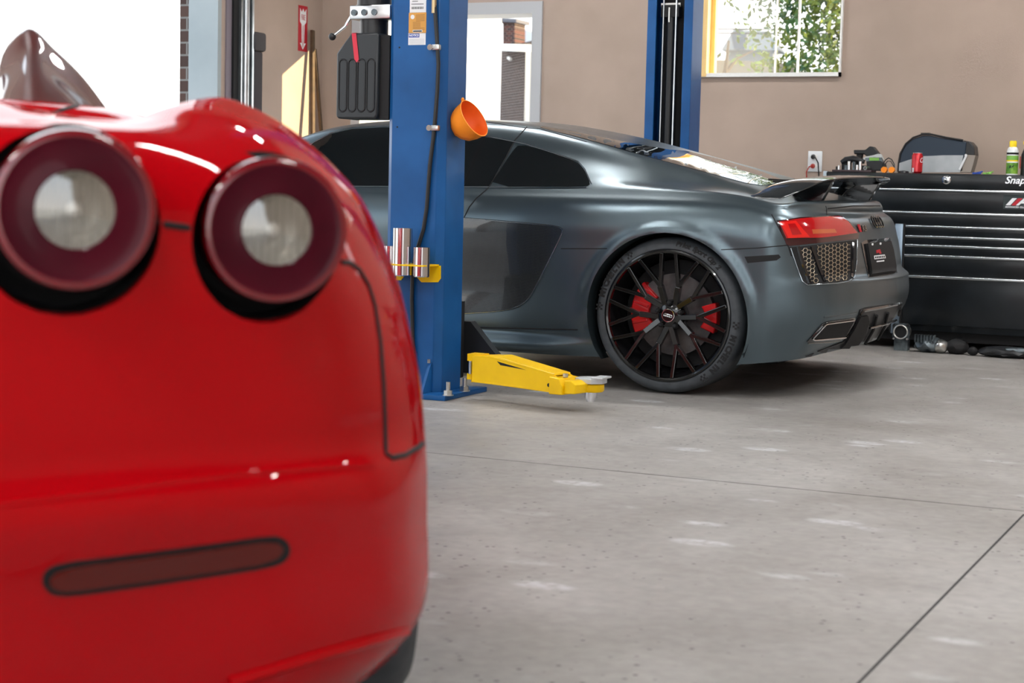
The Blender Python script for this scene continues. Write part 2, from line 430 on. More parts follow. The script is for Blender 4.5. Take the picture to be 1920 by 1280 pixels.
# left wall: one garage opening in view, another unseen, added to let in light
G = [(6.0, 9.66), (0.9, 4.6)]; GZ = 3.7
w = MB(); ys = [YF-T, G[1][0], G[1][1], G[0][0], G[0][1], YB]
for a, b in ((ys[0], ys[1]), (ys[2], ys[3]), (ys[4], ys[5])): w.box((XW-.05, a, 0), (XW, b, ZC))
for a, b in G: w.box((XW-.05, a, GZ), (XW, b, ZC))
struct('wall_left', w, M_wall)
w = MB()
for a, b in ((ys[0], ys[1]-.03), (ys[2]+.03, ys[3]-.03), (ys[4]+.03, YB+T)): w.box((XW-T-.08, a, 0), (XW-.05, b, ZC+.1))
for a, b in G: w.box((XW-T-.08, a-.03, GZ+.03), (XW-.05, b+.03, ZC+.1))
struct('wall_left_outer', w, M_brickwall)
w = MB()
for a, b in G:
    w.box((XW-T+.02, b-.012, 0), (XW+.004, b+.03, GZ)); w.box((XW-T+.02, a-.03, 0), (XW+.004, a+.012, GZ)); w.box((XW-T+.02, a, GZ-.012), (XW+.004, b, GZ+.03))
struct('trim_1', w, M_greytrim)
struct('wall_right', MB().box((XR, YF-T, 0), (XR+T, YB+T, ZC)), M_wall)
# slab joints
a, b = H(800, 848, 2, 0), H(1920, 958, 2, 0); d = (b-a).normalized()
j = MB().bar(a-d*3 + Vector((0, 0, .0002)), b+d*4+Vector((0, 0, .0002)), .0028, .0008, (0, 0, 1))
a, b = H(1920, 964, 2, 0), H(1610, 1280, 2, 0); d = (b-a).normalized()
j.bar(a+Vector((0, 0, .0002)), b+d*3+Vector((0, 0, .0002)), .006, .0008, (0, 0, 1))
struct('trim_2', j, M_blackm, 'thin dark saw-cut joints in the concrete slab')

# door frame in the back wall
f = MB(); fx = DX1+.055; fz = DZ+.062
for x0, x1 in ((DX1-.02, fx), (DX0-.055, DX0+.02)): f.box((x0, YB-.018, 0), (x1, YB+T+.02, fz))
f.box((DX0+.02, YB-.018, DZ-.02), (DX1-.02, YB+T+.02, fz))
door = struct('door_1', f, M_doorframe)
fw = MB()                                                       # the window
fw.box((WX0, YB-.03, WZ0), (WX1, YB+T, WZ0+.026)); fw.box((WX1-.012, YB-.03, WZ0), (WX1, YB+T, WZ1)); fw.box((WX0, YB-.03, WZ1-.03), (WX1, YB+T, WZ1))
win = struct('window_1', fw, M_white)
rv = MB().box((WX0-.002, YB-.035, WZ0+.002), (WX0+.05, YB+.0, WZ1)).box((WX0, YB, WZ0+.026), (WX0+.03, YB+T, WZ1)); obj('window_jamb', rv, M_pine, win, smooth=0)
GX0 = WX0+.03
obj('window_sash', MB().box((GX0, YB+.10, WZ0+.026), (GX0+.03, YB+.14, WZ1-.03)), M_pine, win, smooth=0)
XM = H(1455, 70, 1, YB+.13)[0]
obj('meeting_stile', MB().box((XM-.004, YB+.12, WZ0+.026), (XM+.004, YB+.14, WZ1-.03)), M_white, win, smooth=0)
xs = H(1496, 70, 1, YB+.13)[0]
obj('sash_stile', MB().box((xs-.006, YB+.14, WZ0+.026), (xs+.007, YB+.16, WZ1-.03)), M_white, win, smooth=0)
obj('screened_pane', MB().box((GX0+.03, YB+.128, WZ0+.026), (XM, YB+.131, WZ1-.03)), M_haze, win, smooth=0, label='hazy screened pane')
obj('window_pane', MB().box((XM, YB+.148, WZ0+.026), (WX1-.012, YB+.151, WZ1-.03)), M_pane, win, smooth=0)

fw = MB()
for x in (VX0, VX1-.04): fw.box((x, YB-.03, WZ0), (x+.04, YB+T, WZ1))
for z in (WZ0, WZ1-.04): fw.box((VX0+.04, YB-.03, z), (VX1-.04, YB+T, z+.04))
added_win = struct('added_window', fw, M_white)  # unseen window, added so the grey car's tail catches more light
obj('window_pane', MB().box((VX0+.04, YB+.12, WZ0+.04), (VX1-.04, YB+.124, WZ1-.04)), M_pane, added_win, smooth=0)  # pane of the added window
# vertical garage-door track beside the opening
t = thing('garage_door_track', 'galvanised steel garage door track standing up the left wall beside the opening', 'door track', (XW, 9.86, 0))
obj('track_channel', MB().box((XW+.0, 9.86, 0), (XW+.02, 9.985, 3.8)).box((XW+.02, 9.965, 0), (XW+.07, 9.985, 3.8)).box((XW+.02, 9.86, 0), (XW+.05, 9.872, 3.8)), M_galv, t, smooth=0)
obj('track_rail', MB().cyl((XW+.045, 9.925, 0), (XW+.045, 9.925, 3.8), .024, 14), M_galv, t)
obj('weather_seal', MB().box((XW, 9.74, 0), (XW+.012, 9.80, 3.7)), mat('mauve_seal', (.2, .17, .2), .6), t, smooth=0)
obj('seal_strip', MB().box((XW+.001, 9.80, 0), (XW+.03, 9.86, 3.7)), M_blackm, t, smooth=0)
for z in (.6, 1.13, 1.7, 2.6):
    obj('bolt', MB().cyl((XW+.02, 9.95, z), (XW+.028, 9.95, z), .008, 8), M_zinc, t)
# dark post in the corner
t = thing('corner_bumper_post', 'dark grey padded post with a thicker cap in the left corner by the track', 'post', (XW+.05, 10.06, 0))
obj('shaft', MB().box((XW+.004, 9.995, 0), (XW+.07, 10.10, 1.80), .012), mat('charcoal_felt', (.05, .045, .05), .9), t)
obj('cap', MB().box((XW+.002, 9.985, 1.80), (XW+.085, 10.125, 1.93), .02), mat('charcoal_cap', (.06, .055, .058), .8), t)

# FIRE arrow sign
sy0, sy1, sz0, sz1 = 10.664, 10.788, 1.857, 2.182; sx = XW+.002
t = thing('fire_sign', 'red FIRE sign with white down arrow on the left wall', 'sign', (XW, (sy0+sy1)/2, sz0))
obj('sign_plate', MB().box((XW, sy0, sz0), (sx, sy1, sz1)), M_redsign, t, smooth=0)
yc = (sy0+sy1)/2; sp = lambda q: [(sx+.0005, yc+a, b) for a, b in q]
ar = MB()
ar.prism(sp([(-.043, sz1-.115), (-.043, sz1-.02), (-.02, sz1-.045), (0, sz1-.02), (.02, sz1-.045), (.043, sz1-.02), (.043, sz1-.115), (.02, sz1-.135), (-.02, sz1-.135)]), (.0008, 0, 0))
ar.prism(sp([(-.02, sz1-.135), (.02, sz1-.135), (.014, sz0+.055), (-.014, sz0+.055)]), (.0008, 0, 0))
ar.prism(sp([(-.04, sz0+.058), (.04, sz0+.058), (0, sz0+.012)]), (.0008, 0, 0))
obj('arrow', ar, M_paper, t, smooth=0)
obj('arrow_line', MB().prism([(sx+.0014, yc+a, b) for a, b in ((-.004, sz1-.14), (.004, sz1-.14), (.004, sz0+.03), (-.004, sz0+.03))], (.0004, 0, 0)), M_redsign, t, smooth=0)
obj('lettering', text_mb('FIRE', .058, (sx+.0014, yc, sz1-.085), (0, 1, 0), (0, 0, 1), .0006, sx=.52), M_redsign, t, smooth=0)
# two sticks leaning on the left wall
for a, b, wd, lb, nm in (((586, 57), (572, 300), .034, 'dark wooden stick leaning on the left wall, its flat head just below the FIRE sign', 'wooden_stick'),
                     ((590, 92), (600, 300), .022, 'brown wooden stick leaning on the left wall, nearest the room corner', 'wooden_stick')):
    p, q = H(*a, 0, XW+.03), H(*b, 0, XW+.03); dd = (q-p)/(p.z-q.z); foot = p+dd*p.z; foot.x += .14; foot.y = min(foot.y, 10.95); foot.z = .0
    tag(obj(nm, MB().bar(p, foot, wd, .02, (1, 0, 0)), M_wood, smooth=0), lb, 'stick')

# wall outlet
o0, o1 = H(1516, 283, 1, YB), H(1541, 322, 1, YB)
t = thing('wall_outlet', 'white wall outlet with a black plug above a red plug', 'outlet', ((o0.x+o1.x)/2, YB, o1.z))
obj('cover_plate', MB().box((o0.x, YB-.008, o1.z), (o1.x, YB, o0.z), .003), M_paper, t)
oc = (o0.x+o1.x)/2
for k in (-1, 1): obj('socket', MB().cyl((oc, YB-.006, (o0.z+o1.z)/2+k*.028), (oc, YB-.010, (o0.z+o1.z)/2+k*.028), .017, 14), M_white, t)
for k, m, nm, lb in ((1, M_black, 'power_plug', 'black power plug and cord in the upper socket of the wall outlet'), (-1, M_cordred, 'power_plug', 'red power plug and cord in the lower socket of the wall outlet')):
    z = (o0.z+o1.z)/2+k*.03; pl = thing(nm, lb, 'plug', (oc-.01, YB-.03, z-.01))
    obj('plug_body', MB().cyl((oc-.012, YB-.011, z), (oc-.005, YB-.05, z-.004), .016, 12, .012), m, pl)
    e = oc+.035 if k > 0 else oc-.04
    obj('cord', MB().tube([(oc-.005, YB-.05, z-.004), (oc+(e-oc)*.5, YB-.07, z-.006), (e, YB-.06, z-.04), (e, YB-.03, z-.12), (e-.004, YB-.015, z-.3), (e, YB-.012, .6)], .004, 8), m, pl)

# ceiling lamps; one between the rows is added to brighten the grey tail
for i, (x, y) in enumerate(((-4.6, 4.4), (-1.2, 4.4), (2.4, 4.4), (-4.4, 8.9), (-1.0, 8.9), (2.6, 8.9), (.5, 7.0), (-1.2, .2), (-4.2, .2), (2.4, .2), (-1.2, -3.2))):
    t = thing('ceiling_lamp', 'long white strip lamp under the workshop ceiling', 'lamp', (x, y, ZC-.12), 'strip lamps under the ceiling')
    obj('lamp_housing', MB().box((x-.62, y-.09, ZC-.06), (x+.62, y+.09, ZC)), M_white, t, smooth=0)
    obj('lamp_diffuser', MB().box((x-.6, y-.075, ZC-.085), (x+.6, y+.075, ZC-.06)), M_lampglow, t, smooth=0)

# ================================================================ OUTSIDE
struct('ground', MB().box((-90, -60, -.4), (90, 120, -.2)), M_mortar)
def at(x, y, dist): return CAM+sight(x, y)*dist
t = thing('brick_house', 'brown brick house with white gutter and red chimney seen through the doorway', 'house', (*at(975, 400, 44).xy, -.2))
A, B = at(940, 90, 44), at(1040, 90, 40)
zt = A.z; q = [Vector((A.x, A.y, -.2)), Vector((B.x, B.y, -.2)), Vector((B.x, B.y, zt)), Vector((A.x, A.y, zt))]
bd = Vector((-.3, 6, 0))
obj('brick_wall', MB().prism(q, bd), M_brick, t, smooth=0)
dg = (B-A).normalized(); fr = Vector((dg.y, -dg.x, 0)).normalized()
g0, g1 = at(944, 89, 43.6), at(1040, 92, 39.6)
obj('gutter', MB().bar(g0, g1, .45, .17, (0, 0, 1)), M_white, t, smooth=0)
d0, d1 = at(991, 96, 40.7), at(988, 440, 40.7)
obj('downspout', MB().bar(d0, Vector((d0.x, d0.y, -.2)), .11, .1, fr), M_white, t, smooth=0)
c0, c1 = at(943, 40, 46), at(965, 84, 46); cq = [at(943, 86, 46), at(965, 86, 46), at(965, 38, 46), at(943, 38, 46)]
obj('chimney', MB().prism(cq, (0, .7, 0)), M_brickred, t, smooth=0)
obj('chimney_cap', MB().prism([at(924, 33, 45.9), at(968, 35, 45.9), at(968, 42, 45.9), at(924, 40, 45.9)], (0, .9, 0)), M_drkroof, t, smooth=0)
obj('roof_slope', MB().prism([at(968, 50, 48), at(1045, 76, 48), at(1045, 88, 48), at(966, 86, 48)], (0, 5, 0)), M_roof, t, smooth=0)
l0 = at(953, 108, 43.0); obj('wall_lamp', MB().cyl(l0, l0+Vector((.09, -.05, -.05)), .04, 10), M_white, t)
t = thing('white_building', 'tall white rendered building seen through the doorway left of the brick house', 'building', (*at(900, 400, 30).xy, -.2))
A, B = at(700, 100, 32), at(939, 100, 38)
obj('wall_block', MB().prism([(A.x, A.y, -.2), (B.x, B.y, -.2), (B.x, B.y, 9), (A.x, A.y, 9)], (-1.5, 3, 0)), M_render, t, smooth=0)
obj('parapet', MB().prism([(A.x, A.y, 9), (B.x, B.y, 9), (B.x, B.y, 9.2), (A.x, A.y, 9.2)], (-1.5, 3, 0)), M_drkroof, t, smooth=0)
# pale houses beyond the window
t = thing('pale_house', 'pale grey gabled house beyond the left pane of the window', 'house', (*at(1390, 300, 60).xy, -.2))
def hp(x, y, d=60): return at(x, y, d)
obj('house_wall', MB().prism([(hp(1362, 0).x, hp(1362, 0).y, -.2), (hp(1450, 0).x, hp(1450, 0).y, -.2), hp(1450, 92), hp(1362, 92)], (-1.5, 6, 0)), mat('pale_siding', (.17, .19, .21), .9), t, smooth=0)
obj('house_roof', MB().prism([hp(1352, 94, 59.5), hp(1462, 94, 59.5), hp(1440, 58, 62), hp(1375, 55, 62)], (-.6, 3, .1)), mat('pale_slate', (.10, .12, .14), .9), t, smooth=0)
obj('house_porch', MB().prism([hp(1376, 92, 59), hp(1396, 92, 59), hp(1400, 64, 59), hp(1386, 52, 59), hp(1370, 64, 59)], (0, .3, 0)), mat('blue_grey_siding', (.07, .09, .12), .9), t, smooth=0)
struct('ground_bank', MB().prism([(hp(1300, 140, 38).x, hp(1300, 140, 38).y, -.2), (hp(1500, 140, 38).x, hp(1500, 140, 38).y, -.2), hp(1500, 121, 38), hp(1420, 115, 38), hp(1345, 112, 38), hp(1300, 112, 38)], (-4, 9, .4)), M_plant, 'dry grassy bank beyond the window')
u = MB()
for y0, y1 in ((54, 57), (62, 64)):
    u.tube([at(1340, y0-1, 30)-RT*2, at(1400, y0+.4, 30), at(1470, y1, 30)+RT*3], .014, 5)
tag(obj('overhead_cable', u, M_black), 'pair of thin black cables strung in front of the pale house', 'cable')

def tree(name, base, h, rad, n, label, leaf=.09, seed=1):
    rr = random.Random(seed); t = thing(name, label, 'tree', base, 'trees beyond the window'); base = Vector(base)
    tr = MB().tube([base, base+Vector((.1, 0, h*.3)), base+Vector((0, .1, h*.6)), base+Vector((.15, 0, h*.9))], [.16, .13, .08, .02], 8)
    for k in range(9):
        a = rr.random()*2*PI; z = h*(.25+.55*rr.random())
        tr.tube([base+Vector((0, 0, z)), base+Vector((math.cos(a)*rad*.4, math.sin(a)*rad*.4, z+h*.1)), base+Vector((math.cos(a)*rad*.85, math.sin(a)*rad*.85, z+h*.14))], [.06, .035, .012], 6)
    obj('trunk', tr, M_bark, t)
    clumps = []
    for k in range(46):
        a = rr.random()*2*PI; z = rr.random(); q = rad*(1-.25*abs(z-.4))*math.sqrt(rr.random())
        clumps.append(base+Vector((math.cos(a)*q, math.sin(a)*q, h*(.12+.86*z))))
    vs = []; fs = []
    for k in range(n):
        c = rr.choice(clumps)+Vector((rr.gauss(0, .3), rr.gauss(0, .3), rr.gauss(0, .24)))
        u1 = Vector((rr.gauss(0, 1), rr.gauss(0, 1), rr.gauss(0, 1))).normalized(); v1 = u1.orthogonal().normalized(); s = leaf*(.6+.7*rr.random())
        i = len(vs); vs += [c-u1*s, c+v1*s*.45, c+u1*s, c-v1*s*.45]; fs.append((i, i+1, i+2, i+3))
    me = bpy.data.meshes.new('foliage'); me.from_pydata([v-base for v in vs], [], fs); me.materials.append(M_leaf)
    o = bpy.data.objects.new('foliage', me); link(o, t); return t
tb = at(1625, 100, 17); tree('leafy_tree', (tb.x, tb.y, -.2), 4.6, .80, 19000, 'bushy green and yellow tree filling the right pane of the window', .042, 3)
tb = at(1860, 100, 24); tree('leafy_tree', (tb.x, tb.y, -.2), 4.8, 1.2, 6000, 'green tree mostly hidden by the wall right of the window', .08, 5)
tb = at(1352, 100, 34); tree('bare_tree', (tb.x, tb.y, -.2), 4.6, .9, 34, 'sparse pale tree in front of the far house beyond the window', .1, 9)

# ================================================================ LIFT COLUMNS
def lift_column(x0, x1, y0, y1, open_dir, label):
    """C-shaped column; open_dir +1: channel opens towards +Y, -1 towards -Y"""
    t = thing('lift_column', label, 'vehicle lift', ((x0+x1)/2, (y0+y1)/2, 0), 'columns of the vehicle lift')
    s = open_dir; yb, yo = (y0, y1) if s > 0 else (y1, y0)      # closed back, open front
    th = .012; z1 = 3.7; lip = .055; ch = .03
    prof = [(x0, yo), (x0, yb+s*ch), (x0+ch, yb), (x1-ch, yb), (x1, yb+s*ch), (x1, yo), (x1-lip, yo), (x1-lip, yo-s*th), (x1-th, yo-s*th), (x1-th, yb+s*(ch+.004)), (x1-ch-.004, yb+s*th), (x0+ch+.004, yb+s*th), (x0+th, yb+s*(ch+.004)), (x0+th, yo-s*th), (x0+lip, yo-s*th), (x0+lip, yo)]
    obj('column', MB().prism([(a, b, .02) for a, b in prof], (0, 0, z1)), M_blue, t, smooth=20, bevel=.003)
    return t
CX0, CX1, CY0, CY1 = -3.567, -3.289, 6.5, 6.71
post = lift_column(CX0, CX1, CY0, CY1, 1, 'blue lift column in front of the grey car, with stickers and yellow arm')
obj('base_plate', MB().box((CX0-.1, CY0-.09, 0), (CX1+.075, CY1+.12, .022), .004), M_blue, post)
g = MB(); gx = H(807, 700, 1, CY0)[0]
g.prism([(gx-.006, CY0, .022), (gx-.006, CY0-.085, .022), (gx-.006, CY0-.02, .13), (gx-.006, CY0, .15)], (.012, 0, 0))
obj('gusset', g, M_blue, post, smooth=0)
obj('gusset_bolt', MB().box((gx-.01, CY0-.012, .148), (gx+.004, CY0, .165)), M_chrome, post, smooth=0)
for px, yy in ((840, 6.44), (871, 6.62)):
    p = H(px, 742 if px < 850 else 735, 1, yy); p.z = .022
    a = obj('anchor_bolt', MB().cyl(p, p+Vector((0, 0, .058)), .0095, 12), M_zinc, post)
    obj('nut', MB().cyl(p+Vector((0, 0, .004)), p+Vector((0, 0, .022)), .019, 6).cyl(p, p+Vector((0, 0, .004)), .024, 16), M_zinc, a)
# hose with clamps on the front of the column
hy = CY0-.012
hp_ = [H(*p, 1, hy) for p in ((814, -70), (814, 0), (816, 24), (819, 70), (822, 120), (820, 170), (816, 220), (812, 262), (806, 310), (800, 390), (794, 430), (784, 462), (774, 500), (772, 560), (774, 640), (778, 700))]
obj('hydraulic_hose', MB().tube(hp_, .0088, 10), M_black, post)
hf = H(814, 12, 1, hy); obj('hose_fitting', MB().cyl(hf+Vector((0, 0, .03)), hf-Vector((0, 0, .028)), .011, 10), mat('brass', (.5, .38, .22), .3, 1.), post)
for x, y in ((812, 89), (810, 240)):
    p = H(x, y, 1, hy); c = obj('hose_clamp', MB().box(p+Vector((-.004, -.012, -.012)), p+Vector((.034, .012, .012)), .004), M_zinc, post)
    obj('clamp_bolt', MB().cyl(p+Vector((-.006, .004, 0)), p+Vector((-.006, -.018, 0)), .013, 10), M_chrome, c)
for x, y in ((749, 89), (745, 238)):
    p = H(x, y, 1, CY0); obj('screw_hole', MB().cyl(p, p-Vector((0, .001, 0)), .004, 8), M_blackm, post)
# stickers
def sticker(name, x0, y0, x1, y1, m, lbl=None):
    a = H(x0, y0, 1, CY0); b = H(x1, y1, 1, CY0)
    return obj(name, MB().box((a.x, CY0-.0012, b.z), (b.x, CY0, a.z)), m, post, smooth=0, label=lbl), a, b
s, a, b = sticker('serial_sticker', 769, -14, 799, 23, M_paper, 'white serial number sticker')
l = MB()
for k, (f0, f1) in enumerate(((.08, .9), (.2, .62), (.15, .5), (.1, .85))): l.box((a.x+(b.x-a.x)*f0, CY0-.0016, a.z-.012-.012*k), (a.x+(b.x-a.x)*f1, CY0-.0012, a.z-.0145-.012*k))
for k in range(14): l.box((a.x+.008+k*.0042, CY0-.0016, b.z+.014), (a.x+.008+k*.0042+(.0026 if k % 3 else .0015), CY0-.0012, b.z+.024))
obj('print_lines', l, M_letter, s, smooth=0)
s, a, b = sticker('warning_sticker', 767, 24, 799, 62, M_amber, 'amber warning sticker')
obj('seal', MB().cyl((a.x+.018, CY0-.0012, a.z-.018), (a.x+.018, CY0-.0018, a.z-.018), .0095, 16), M_paper, s)
l = MB()
for k in range(11): l.box((a.x+.034-(.014 if k > 4 else 0), CY0-.0016, a.z-.009-.0062*k), (b.x-.007-(.02 if 4 < k < 9 else 0), CY0-.0012, a.z-.0108-.0062*k))
obj('print_lines', l, mat('brown_print', (.22, .11, .03), .6), s, smooth=0)
obj('code_strip', MB().box((a.x+.02, CY0-.0018, b.z+.004), (b.x-.018, CY0-.0012, b.z+.014)), M_paper, s, smooth=0)
obj('code_print', MB().box((a.x+.022, CY0-.0022, b.z+.006), (b.x-.02, CY0-.0018, b.z+.011)), M_letter, s, smooth=0)
s, a, b = sticker('notice_sticker', 766, 62, 798, 84, M_paper, 'white NOTICE sticker')
obj('notice_band', MB().box((a.x+.002, CY0-.0018, a.z-.019), (a.x+.053, CY0-.0012, a.z-.003)), M_bluesign, s, smooth=0)
obj('notice_lettering', text_mb('NOTICE', .0125, (a.x+.0275, CY0-.0022, a.z-.011), (1, 0, 0), (0, 0, 1), .0003, bold=.0004), M_paper, s, smooth=0)
l = MB()
for k in range(5): l.box((a.x+.004, CY0-.0016, a.z-.026-.005*k), (b.x-.006, CY0-.0012, a.z-.0272-.005*k))
obj('print_lines', l, mat('grey_print', (.4, .42, .45), .6), s, smooth=0)
# yellow adapter holder
ay = 6.40
p0, p1 = H(735, 498, 1, ay), H(825, 500, 1, ay)
hd = MB().box((p0.x-.04, ay-.045, p1.z-.001), (p1.x-.055, CY0, p1.z+.005))
q = [H(*p, 1, CY0-.004) for p in ((780, 499), (826, 498), (826, 522), (821, 529), (790, 529), (782, 520))]; hd.prism(q, (0, .004, 0))
q = [H(*p, 1, CY0-.004) for p in ((742, 499), (758, 499), (757, 518), (752, 525), (742, 525))]; hd.prism(q, (0, .004, 0))
obj('adapter_holder', hd, M_yellow, post, smooth=20, label='yellow adapter holder bracket')
for (xa, ya), (xb, yb), lb in (((739, 427), (770, 516), 'tall chrome lift adapter in the yellow holder'), ((777, 463), (804, 518), 'short chrome lift adapter right of the tall one in the holder')):
    a = H(xa, ya, 1, ay); b = H(xb, yb, 1, ay); r = (b.x-a.x)/2; cx = (a.x+b.x)/2
    tag(obj('lift_adapter', MB().lathe([(r*.8, a.z-b.z-.04), (r*.8, a.z-b.z), (r, a.z-b.z), (r, .0), (r*.9, -.004), (.0001, -.004)], (cx, ay, b.z), (0, 0, 1), 28), M_chrome), lb, 'lift adapter', 'chrome lift adapters')
a = H(728, 461, 1, 6.42); b = H(738, 520, 1, 6.42)
tag(obj('lift_adapter', MB().lathe([(.022, a.z-b.z-.04), (.022, a.z-b.z), (.028, a.z-b.z), (.028, 0), (.0001, -.004)], (b.x-.024, 6.43, b.z), (0, 0, 1), 24), M_chrome), 'chrome lift adapter left of the tall one, half hidden behind the red car', 'lift adapter', 'chrome lift adapters')

# swing arm
z0 = .075
A0 = H(884, 717, 2, z0); A1 = H(1050, 737, 2, z0); ad = Vector((A1.x-A0.x, A1.y-A0.y, 0)).normalized(); an = Vector((-ad.y, ad.x, 0))
L = (A1-A0).length
def apt(s, side, z): p = A0+ad*s+an*side; return Vector((p.x, p.y, z))
WB = .11
sh = MB()
o_ = [(0, .078), (0, .185), (.06, .195), (.13, .193), (L*.93, .145), (L, .13), (L, .075)]
sh.prism([apt(s, 0, z) for s, z in o_], an*.01); sh.prism([apt(s, WB, z) for s, z in o_], an*-.01)
sh.prism([apt(0, .0, .078), apt(L, .0, .075), apt(L, WB, .075), apt(0, WB, .078)], (0, 0, .008))
sh.prism([apt(.0, .0, .183), apt(.13, .0, .193), apt(.13, WB, .193), apt(.0, WB, .183)], (0, 0, .006))
sh.prism([apt(.13, .0, .193), apt(L*.93, .0, .145), apt(L*.93, WB, .145), apt(.13, WB, .193)], (0, 0, .006))
arm = obj('swing_arm', sh, M_yellow, post, smooth=0, label='yellow swing arm', bevel=.002)
obj('slot', MB().prism([apt(.14, -.0006, .178), apt(.16, -.0006, .163), apt(L*.62, -.0006, .155), apt(L*.58, -.0006, .158)], an*.002), M_blackm, arm, smooth=0)
obj('lock_hole', MB().cyl(apt(L-.06, -.0008, .103), apt(L-.06, .002, .103), .008, 12), M_blackm, arm)
k = MB(); k.prism([apt(L-.05, -.012, .068), apt(L+.02, -.012, .07), apt(L+.02, -.012, .105), apt(L-.0, -.012, .135), apt(L-.05, -.012, .14)], an*(WB+.024))
obj('outer_sleeve', k, M_yellow, arm, smooth=0, bevel=.003)
k = MB(); k.prism([apt(L+.02, 0, .074), apt(L+.075, 0, .078), apt(L+.078, 0, .115), apt(L+.055, 0, .13), apt(L+.02, 0, .128)], an*WB)
obj('extension_tube', k, M_yellow, arm, smooth=0, bevel=.003)
pc = H(1108, 728, 2, .09); pc = Vector((pc.x, pc.y, 0))
obj('pad_ring', MB().lathe([(.0001, .078), (.05, .078), (.055, .084), (.055, .108), (.05, .112), (.0001, .112)], pc, (0, 0, 1), 28), M_yellow, arm)
pd = MB(); q = []
for i in range(8):
    a = i*PI/4+PI/8; q.append(pc+Vector((.066*math.cos(a), .066*math.sin(a), .114)))
pd.prism(q, (0, 0, .02)); pd.box(pc+Vector((.02, -.05, .134)), pc+Vector((.07, .05, .142)))
obj('lift_pad', pd, mat('cast_alloy', (.6, .62, .64), .45, .5), arm, smooth=0, bevel=.002)
obj('pad_stem', MB().cyl(pc+Vector((0, 0, .05)), pc+Vector((0, 0, .08)), .026, 16).cyl(pc+Vector((0, 0, .036)), pc+Vector((0, 0, .05)), .018, 12), M_chrome, arm)
obj('pivot_bracket', MB().box(apt(-.035, .01, .165), apt(.01, WB-.01, .195)).box(apt(-.035, .01, .085), apt(.01, WB-.01, .11)), M_yellow, arm, smooth=0)
obj('pivot_pin', MB().cyl(apt(-.02, .015, .11), apt(-.02, .015, .165), .009, 10), M_chrome, arm)
obj('arm_nut', MB().cyl(apt(L-.005, .04, .138), apt(L-.005, .04, .152), .012, 6), M_zinc, arm)
obj('carriage_guard', MB().prism([(CX1-.01, 6.80, .08), (CX1+.13, 6.80, .17), (CX1+.10, 6.80, .2), (CX1+.0, 6.80, .31), (CX1-.05, 6.80, .31), (CX1-.05, 6.80, .08)], (0, .05, 0)), M_black, post, smooth=0)
obj('carriage', MB().box((CX0+.02, CY1-.06, .06), (CX1-.03, CY1+.09, .40)), M_blackm, post, smooth=0)
# second arm towards the front of the car
obj('front_arm', MB().bar((CX0+.06, CY1+.02, .13), (CX0-.75, CY1+.12, .11), .1, .1, (0, 0, 1)), M_yellow, post, smooth=0, bevel=.004)

# back column with cables in its channel
BX0, BX1, BY0, BY1 = -3.527, -3.245, 9.6, 9.82
bpost = lift_column(BX0, BX1, BY0, BY1, -1, 'blue lift column behind the grey car, open channel with two steel cables')
obj('base_plate', MB().box((BX0-.08, BY0-.1, 0), (BX1+.08, BY1+.09, .022)), M_blue, bpost, smooth=0)
obj('channel_lining', MB().box((BX0+.058, BY0+.10, .022), (BX1-.058, BY0+.105, 3.7)), M_blackm, bpost, smooth=0)
for x in (1242, 1266):
    a = H(x+3, 0, 1, BY0+.03); obj('lift_cable', MB().cyl((a.x, BY0+.03, .4), (a.x-.001, BY0+.03, 3.6), .0048, 8), M_galv, bpost)
a = H(1257, 100, 1, BY0+.06)
obj('hydraulic_ram', MB().cyl((a.x, BY0+.06, .1), (a.x, BY0+.06, 1.97), .026, 16), M_black, bpost)
obj('ram_head', MB().box((a.x-.055, BY0+.03, 1.93), (a.x+.055, BY0+.09, 2.0)), M_blackm, bpost, smooth=0)
obj('ram_bracket', MB().box((a.x-.06, BY0+.04, 1.99), (a.x+.06, BY0+.06, 2.012)).cyl((a.x-.004, BY0+.03, 1.90), (a.x-.004, BY0+.03, 1.985), .005, 8), M_zinc, bpost, smooth=20)
obj('carriage', MB().box((BX0+.06, BY0-.05, .1), (BX1-.06, BY0+.02, .5)), M_blackm, bpost, smooth=0)

# hydraulic power unit on the left side of the front column
py0, py1 = 6.5, 6.66
u0 = thing('hydraulic_power_unit', 'black hydraulic power unit tank hung on the left side of the front blue column', 'hydraulic power unit', (-3.7, 6.58, 1.18))
tx0, tx1, tz0, tz1 = -3.818, -3.612, 1.188, 1.555
ch = .075
q = [(tx0+.01, py0, tz0), (tx1-.012, py0, tz0), (tx1, py0, tz0+.015), (tx1, py0, tz1), (tx0+ch-.005, py0, tz1), (tx0, py0, tz1-.085), (tx0, py0, tz0+.012)]
obj('tank', MB().prism(q, (0, py1-py0, 0)), M_grey, u0, smooth=20, bevel=.008)
for k in range(4):
    x = tx0+.034+k*.046; zz = (tz0+.03, tz1-.112)
    rib = []
    for i in range(9): a = PI*i/8; rib.append((x+.019*math.cos(a), py0-.001, zz[1]-.019+.019*math.sin(a)))
    for i in range(9): a = PI+PI*i/8; rib.append((x+.019*math.cos(a), py0-.001, zz[0]+.019+.019*math.sin(a)))
    obj('tank_rib', MB().tube(rib, .0035, 6, True), M_black, u0)
obj('tape_strip', MB().prism([(tx0+.076, py0-.002, tz1-.002), (tx0+.098, py0-.002, tz1-.002), (tx0+.115, py0-.002, tz1-.125), (tx0+.093, py0-.002, tz1-.125)], (0, -.001, 0)).box((tx0+.076, py0-.002, tz1), (tx0+.098, py1-.05, tz1+.001)), M_redtape, u0, smooth=0, label='red tape strip')
obj('mount_side', MB().box((tx1, py0+.02, tz0), (CX0, py1, tz1-.01)), M_blackm, u0, smooth=0)
